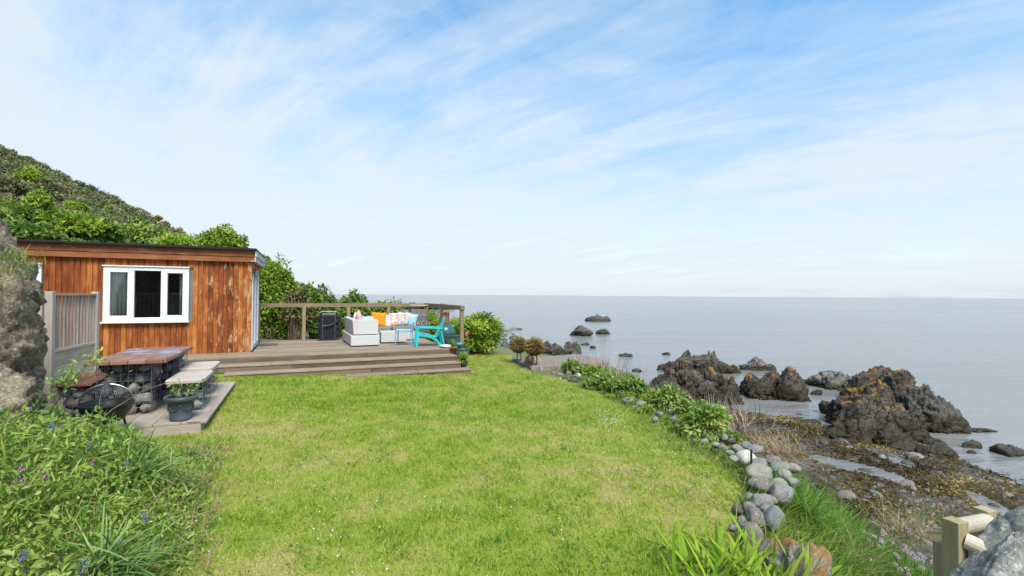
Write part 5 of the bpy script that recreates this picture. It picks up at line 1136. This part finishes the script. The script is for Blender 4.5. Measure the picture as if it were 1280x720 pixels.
ld = rdir(n, .9) + np.stack([np.full(n, .35), np.full(n, -.1), np.zeros(n)], 1)
struct(leaf_mesh('bank_grass', blade_t(-.35, 3), np.stack([x_, y_, gz - .02], 1), ld, rdir(n, .3) + np.array([-.4, 0, .6]), hgt, rng.uniform(.005, .010, n), v, M['bankgrass']), 'stuff')
# individual tufts on the bank
def tuft(nm, label, px, py, z0, n, ln, wd, mat, sp=.08, up=.8, bend=-.35, bias=.5, cat='plant', group=None, lean=(0, 0)):
    w = at(px, py, z0); t = thing(nm, label, cat, (float(w[0]), float(w[1]), z0), 0, group); pos = rng.normal(size=(n, 3)) * sp; pos[:, 2] = 0
    d = rdir(n, up); d[:, 2] = np.abs(d[:, 2]); d[:, 0] += lean[0]; d[:, 1] += lean[1]
    side = d * np.array([1, 1, 0]); leaf_mesh('leaves', blade_t(bend, 5), pos, d, side * -.2 + np.array([0, 0, 1]) + rng.normal(size=(n, 3)) * .15, rng.uniform(.45, 1.1, n) * ln, rng.uniform(.6, 1.2, n) * wd, bias + rng.normal(size=n) * .18, mat, t); return t
tuft('sword_leaved_plant', 'big bright green sword leaved plant at the bottom edge of the lawn', 930, 738, -.16, 430, .43, .036, M['sword'], .20, .85, -.18, .76)
tuft('grass_tuft', 'lush green grass tuft right beside the fissured grey stone', 1000, 640, -.30, 260, .42, .010, M['bankgrass'], .10, .7, -.45, .85)
tuft('grass_tuft', 'spiky green grass tuft between the egg shaped stone and long grass', 985, 612, -.2, 160, .30, .010, M['bankgrass'], .08, .7, -.4, .75)
tuft('straw_tuft', 'dry straw coloured grass tuft above the edging stones', 966, 569, -.25, 420, .42, .008, M['straw'], .14, .8, -.4, .55)
tuft('straw_tuft', 'drooping brown straw tuft beside the orange lichened rock', 1066, 706, -.62, 380, .36, .008, M['straw'], .09, .2, -.8, .3)
tuft('straw_tuft', 'dry straw tuft left of the handrail posts', 1130, 665, -.62, 320, .3, .007, M['straw'], .12, .5, -.5, .5)
tuft('dry_stalks', 'cluster of bare pinkish dry stalks rising behind the lime leaved plant', 898, 530, -.5, 420, .62, .012, M['twigs'], .34, 1.3, -.06, .55, lean=(-.25, 0))
tuft('dry_stalks', 'bare pinkish dry stalks behind the far edge of the lawn', 745, 472, -.25, 260, .75, .016, M['twigs'], .5, 1.2, -.06, .55, lean=(.2, 0))
tuft('dry_stalks', 'thin dry stalks between the edge shrubs and the dark outcrop', 775, 490, -.3, 140, .5, .014, M['twigs'], .4, 1.0, -.1, .5)
# clumps along the edge of the lawn
for (lb, px, yt, yb, wp, mt, n, leaf, bias, sd) in (
    ('lime leaved bushy plant largest along the stone edging', 884, 506, 556, 58, 'euph', 1900, .085, .62, 301), ('lime leaved plant just left of the largest one with loose stems', 838, 482, 518, 46, 'euph', 700, .08, .62, 302), ('dark green leafy clump with white stones in front of it', 717, 451, 472, 26, 'mid', 800, .12, .72, 303),
    ('low green shrub beside the dry stalks at the lawn edge', 752, 466, 492, 44, 'euph', 1300, .08, .42, 304), ('small dark green clump over brown stones at the lawn edge', 792, 473, 502, 30, 'mid', 800, .09, .55, 305), ('low olive green cushion plant between the edge clumps', 815, 490, 512, 34, 'bright', 700, .07, .45, 306), ('bright low shrub at the far edge by the dry stalks', 741, 457, 482, 26, 'bright', 700, .09, .5, 307), ('small green sprig plant beside the blue grey edge stones', 856, 500, 530, 26, 'mid', 420, .07, .8, 308), ('low leafy plant hugging the right end of the largest lime plant', 912, 538, 558, 26, 'euph', 350, .06, .45, 309), ('low green plant just above the lawn in front of the dark outcrop', 772, 476, 500, 26, 'mid', 700, .08, .68, 310)):
    b0 = at(px, yb - 2, -.12); d_ = b0[1]; px_shrub(lb, px, yt, yb - 2, wp, d_ + .3, n, leaf, M[mt], sd, lobes=26, bias=bias, ns=10, sr=.008, nm='edge_plant', cat='plant', lr=(.25, .42))
wp_ = []
for i in range(3):
    t = shrub('low mixed weed rooted along the stony edge of the lawn', (0, 0, 0), (.16, .14, .09 + .03 * i), 260, .055, M[('euph', 'bright', 'mid')[i]], 340 + i, lobes=12, ns=5, sr=.004, nm='edge_weed', cat='plant', group='weeds along the stony lawn edge', bias=.6, lr=(.3, .5)); wp_.append(t)
rw = random.Random(8); EP = [(2.42, 6.2), (2.42, 7.1), (2.2, 8.3), (1.8, 9.75), (1.35, 11.2)]
for i in range(26):
    k = rw.uniform(0, 3.99); j = int(k); f = k - j; x_ = EP[j][0] * (1 - f) + EP[j + 1][0] * f + rw.uniform(.0, .55); y_ = EP[j][1] * (1 - f) + EP[j + 1][1] * f
    z_ = float(ground_z(np.array([x_]), np.array([y_]))[0][0]); sc_ = rw.uniform(.4, .85)
    if i < 3: o = wp_[i]; o.location = (x_, y_, z_ - .02); o.scale = (sc_,) * 3
    else: dup(wp_[i % 3], (x_, y_, z_ - .02), rw.uniform(0, 6), sc_)
# thrift flowers on the bank
def thrift(label, px, py, z0, nf, seed, sp):
    rg_ = np.random.default_rng(seed); w = at(px, py, z0); t = thing('thrift_clump', label, 'flowers', (float(w[0]), float(w[1]), z0)); n = 260
    pos = rg_.normal(size=(n, 3)) * sp; pos[:, 2] = -.05 + .02 * rg_.uniform(size=n)
    leaf_mesh('leaves', blade_t(-.3, 3), pos, rdir(n, .9), rdir(n), rg_.uniform(.06, .13, n), np.full(n, .006), rg_.uniform(.4, 1, n), M['bankgrass'], t)
    fm = None
    for k in range(nf):
        b_ = rg_.normal(size=2) * sp; h = rg_.uniform(.10, .22); l_ = rg_.normal(size=2) * .03
        MB().tube([(b_[0], b_[1], -.05), (b_[0] + l_[0], b_[1] + l_[1], h)], .0022, 4).build('stem', M['strap'], t)
        if fm is None:
            dd = rdir(46, .5); o = leaf_mesh('flower_head', T_DIA, dd * .008, dd, rdir(46), np.full(46, .010), np.full(46, .009), rg_.uniform(0, 1, 46), M['thrift'], t); fm = o
        else: o = fm.copy(); C.objects.link(o); o.parent = t
        o.location = (b_[0] + l_[0], b_[1] + l_[1], h); o.rotation_euler = (rg_.uniform(-.3, .3), rg_.uniform(-.3, .3), 0); o.scale = (1, 1, 1)
thrift('pale pink and white thrift flowers thickest beside the nearer handrail post', 1140, 716, -.55, 34, 1, .16); thrift('loose white thrift flowers lower in front of the handrail', 1105, 700, -.65, 22, 2, .16); thrift('few pink thrift flowers above the straw tuft on the bank', 1125, 668, -.62, 10, 3, .12); thrift('scattered thrift flowers at the far top of the bank grass', 1150, 648, -.75, 22, 4, .28)
# seaweed on the beach
n = 150000; x_ = rng.uniform(3.5, 12.5, n); y_ = rng.uniform(5.5, 22, n); gz, sdt, ssh = ground_z(x_, y_); msk = fbm(xy3(x_ * .8, y_ * .8), 4, 66)
keep = (gz > -2.02) & (gz < -1.45) & (sdt > 2.2) & (msk > rng.uniform(-.45, .25, n)); x_, y_, gz, msk = x_[keep], y_[keep], gz[keep], msk[keep]; n = len(x_)
d = rdir(n) * np.array([1, 1, .35]); struct(leaf_mesh('seaweed', T_LEAF, np.stack([x_, y_, gz + .01], 1), d, rdir(n, 1.0), rng.uniform(.03, .10, n), rng.uniform(.012, .035, n), .45 + .7 * fbm(xy3(x_ * .9, y_ * .9), 3, 12) + rng.normal(size=n) * .2, M['weed']), 'stuff')

# flower bed at the left
BED = [(-6, 5.9), (-4.9, 5.6), (-4.1, 5.35), (-3.35, 5.5), (-2.95, 4.7), (-2.45, 3.85), (-2.05, 3.1), (-1.75, 2.45), (-1.5, 1.6), (-6, 1.6)]
def bed_top(x, y):
    sdb = -poly_sd(np.stack([x, y], 1), BED); return smooth(sdb / .5) * (.20 + .34 * smooth((-x - 1.8) / 2.2)) * (1 + .6 * fbm(xy3(x * 2.2, y * 2.2), 3, 14)) * (.32 + .68 * smooth((5.15 - y) / 1.3)) + .02
def bed_leaves(nm, n, T, sz, asp, mat, bias, sel, low=.35, kind='stuff', up=.9):
    x_ = rng.uniform(-5.6, -1.4, n); y_ = rng.uniform(1.7, 5.9, n); sdb = poly_sd(np.stack([x_, y_], 1), BED); k = fbm(xy3(x_ * 1.6, y_ * 1.6), 3, sel); keep = (sdb < .06 * rng.normal(size=n)) & (k > rng.uniform(-.5, .15, n))
    x_, y_, k = x_[keep], y_[keep], k[keep]; n = len(x_); h = bed_top(x_, y_); z_ = lawn_z(x_, y_) + h * rng.uniform(low, 1.08, n)
    ln = rng.uniform(*sz, n); v = bias + .6 * k + .3 * vnoise(xy3(x_ * 9, y_ * 9), sel + 3) + rng.normal(size=n) * .14
    return struct(leaf_mesh(nm, T, np.stack([x_, y_, z_], 1), rdir(n, .1), rdir(n, up), ln, ln * asp, v, mat), kind)
bed_leaves('bed_foliage', 48000, T_LEAF, (.018, .046), .55, M['bed'], .58, 14, .15); bed_leaves('bed_foliage', 20000, T_LEAF, (.035, .085), .42, M['mid'], .8, 24); bed_leaves('bed_foliage', 24000, blade_t(-.2, 3), (.05, .14), .07, M['bed'], .7, 34, .2, up=.3); bed_leaves('bed_foliage', 5000, T_LEAF, (.02, .045), .6, M['euph'], .6, 44, .6)
n = 9000; x_ = rng.uniform(-5.6, -1.4, n); y_ = rng.uniform(1.7, 5.9, n); keep = poly_sd(np.stack([x_, y_], 1), BED) < .1; x_, y_ = x_[keep], y_[keep]; n = len(x_)
struct(leaf_mesh('bed_straw', blade_t(-.1, 3), np.stack([x_, y_, lawn_z(x_, y_) + rng.uniform(0, .3, n) * bed_top(x_, y_)], 1), rdir(n, .5), rdir(n), rng.uniform(.1, .3, n), np.full(n, .006), rng.uniform(0, .8, n), M['straw']), 'stuff')
def bz(px, py): # bed surface point under a pixel
    for d in np.arange(1.9, 6.5, .03):
        p = atd(px, py, d); zt = lawn_z(np.array([p[0]]), np.array([p[1]]))[0] + bed_top(np.array([p[0]]), np.array([p[1]]))[0]
        if p[2] < zt: return p
    return p
for i, (px, py, n, ln, lb) in enumerate(((168, 575, 130, .42, 'arching grey green strap leaved clump at the edge of the bed by the platform'), (130, 690, 170, .38, 'upright grassy clump at the bottom of the flower bed'), (215, 590, 60, .30, 'small strap leaved tuft overhanging the lawn from the bed'))):
    p = bz(px, py); t = thing('strap_leaved_plant', lb, 'plant', (float(p[0]), float(p[1]), float(p[2]) - .12)); pos = rng.normal(size=(n, 3)) * .07; pos[:, 2] = 0; d = rdir(n, .7); d[:, 2] = abs(d[:, 2]) + .2
    leaf_mesh('leaves', blade_t(-.5, 6), pos, d, np.tile([[0, 0, 1.]], (n, 1)) + rng.normal(size=(n, 3)) * .15, rng.uniform(.5, 1.1, n) * ln, rng.uniform(.008, .016, n), rng.uniform(.2, .95, n), M['strap'], t)
# bluebells and pink campions
def flower(nm, label, mat, group, seed, bells=7):
    t = thing(nm, label, 'flower', (0, 0, 0), 0, group); MB().tube([(0, 0, -.16), (.005, 0, .04), (.02, 0, .12), (.045, 0, .15)], .003, 5).build('stem', M['strap'], t)
    n = bells * 6; c = np.repeat(np.stack([.01 + rng.uniform(0, .05, bells), rng.normal(size=bells) * .012, rng.uniform(.06, .15, bells)], 1), 6, 0)
    leaf_mesh('blossom', T_DIA, c, rdir(n, -.6), rdir(n), np.full(n, .026), np.full(n, .014), rng.uniform(0, 1, n), mat, t); return t
pb = flower('bluebell', 'blue violet bluebell flower rising from the flower bed', M['petalb'], 'bluebells in the bed', 1)
for i, (px, py) in enumerate(((78, 501), (84, 510), (94, 503), (130, 506), (66, 533), (108, 553), (155, 577), (184, 574), (176, 648), (147, 676), (112, 712), (104, 705), (36, 694))):
    p = bz(px, py + 8); loc = (float(p[0]), float(p[1]), float(p[2]) - .03)
    if i == 0: pb.location = loc; pb.scale = (.6, .6, .6)
    else: dup(pb, loc, rng.uniform(0, 6), rng.uniform(.45, .7))
pk = flower('pink_campion', 'small pink campion flower among the leaves of the bed', M['petalp'], 'pink campions in the bed', 2, 5)
for i, (px, py) in enumerate(((108, 572), (20, 585), (22, 595), (44, 577), (33, 594), (120, 630), (62, 590), (210, 594))):
    p = bz(px, py + 6); loc = (float(p[0]), float(p[1]), float(p[2]) - .06)
    if i == 0: pk.location = loc; pk.scale = (.6, .6, .6)
    else: dup(pk, loc, rng.uniform(0, 6), rng.uniform(.45, .7))
# leafy sprays and bare stems sticking out of the bed
def spray(label, pts, n, leaf, mat, bias, bare=False):
    w = [np.array(atd(px, py, d)) for px, py, d in pts]; t = thing('branch_spray', label, 'plant', w[0]); q = [tuple(a - w[0]) for a in w]
    MB().tube(q, [.007 - .004 * i / (len(q) - 1) for i in range(len(q))], 6).build('branch', M['twig'], t, smooth=True)
    if n:
        s_ = rng.uniform(.25, 1, n) * (len(q) - 1); i = np.minimum(s_.astype(int), len(q) - 2); f = (s_ - i)[:, None]; Q = np.array(q); pos = Q[i] * (1 - f) + Q[i + 1] * f + rng.normal(size=(n, 3)) * .045
        ln = leaf * rng.uniform(.6, 1.2, n); leaf_mesh('leaves', T_LEAF, pos, rdir(n), rdir(n, .9), ln, ln * .5, bias + rng.normal(size=n) * .15, mat, t)
spray('leafy spray with pale green leaves arching before the fence base', [(60, 520, 4.9), (85, 480, 4.95), (112, 452, 5.0), (132, 448, 5.05)], 70, .055, M['euph'], .7)
spray('second leafy spray lower left of the fire pit', [(40, 520, 4.6), (62, 490, 4.65), (80, 470, 4.7), (92, 462, 4.7)], 70, .05, M['bed'], .8)
spray('long bare stem crossing in front of the fire pit', [(95, 555, 4.6), (140, 512, 4.7), (180, 488, 4.8), (212, 477, 4.9)], 0, .05, None, 0)
spray('bare dark stem slanting across the middle of the bed', [(0, 660, 3.2), (40, 600, 3.4), (85, 562, 3.6), (105, 550, 3.8)], 0, .05, None, 0)
spray('pale dead stem leaning at the lawn side of the bed', [(165, 660, 3.3), (195, 622, 3.4), (225, 596, 3.6)], 0, .05, None, 0)
tuft_p = atd(20, 325, 4.6); t = thing('grass_tuft', 'green grass tuft growing on top of the tall left rock', 'plant', tuft_p); n = 260; pos = rng.normal(size=(n, 3)) * np.array([.05, .12, .07]); d = rdir(n, .4) + np.array([.3, -.2, 0]); leaf_mesh('leaves', blade_t(-.6, 4), pos, d, np.tile([[0, 0, 1.]], (n, 1)) + rng.normal(size=(n, 3)) * .2, rng.uniform(.05, .13, n), np.full(n, .008), rng.uniform(.1, .9, n), M['bankgrass'], t)
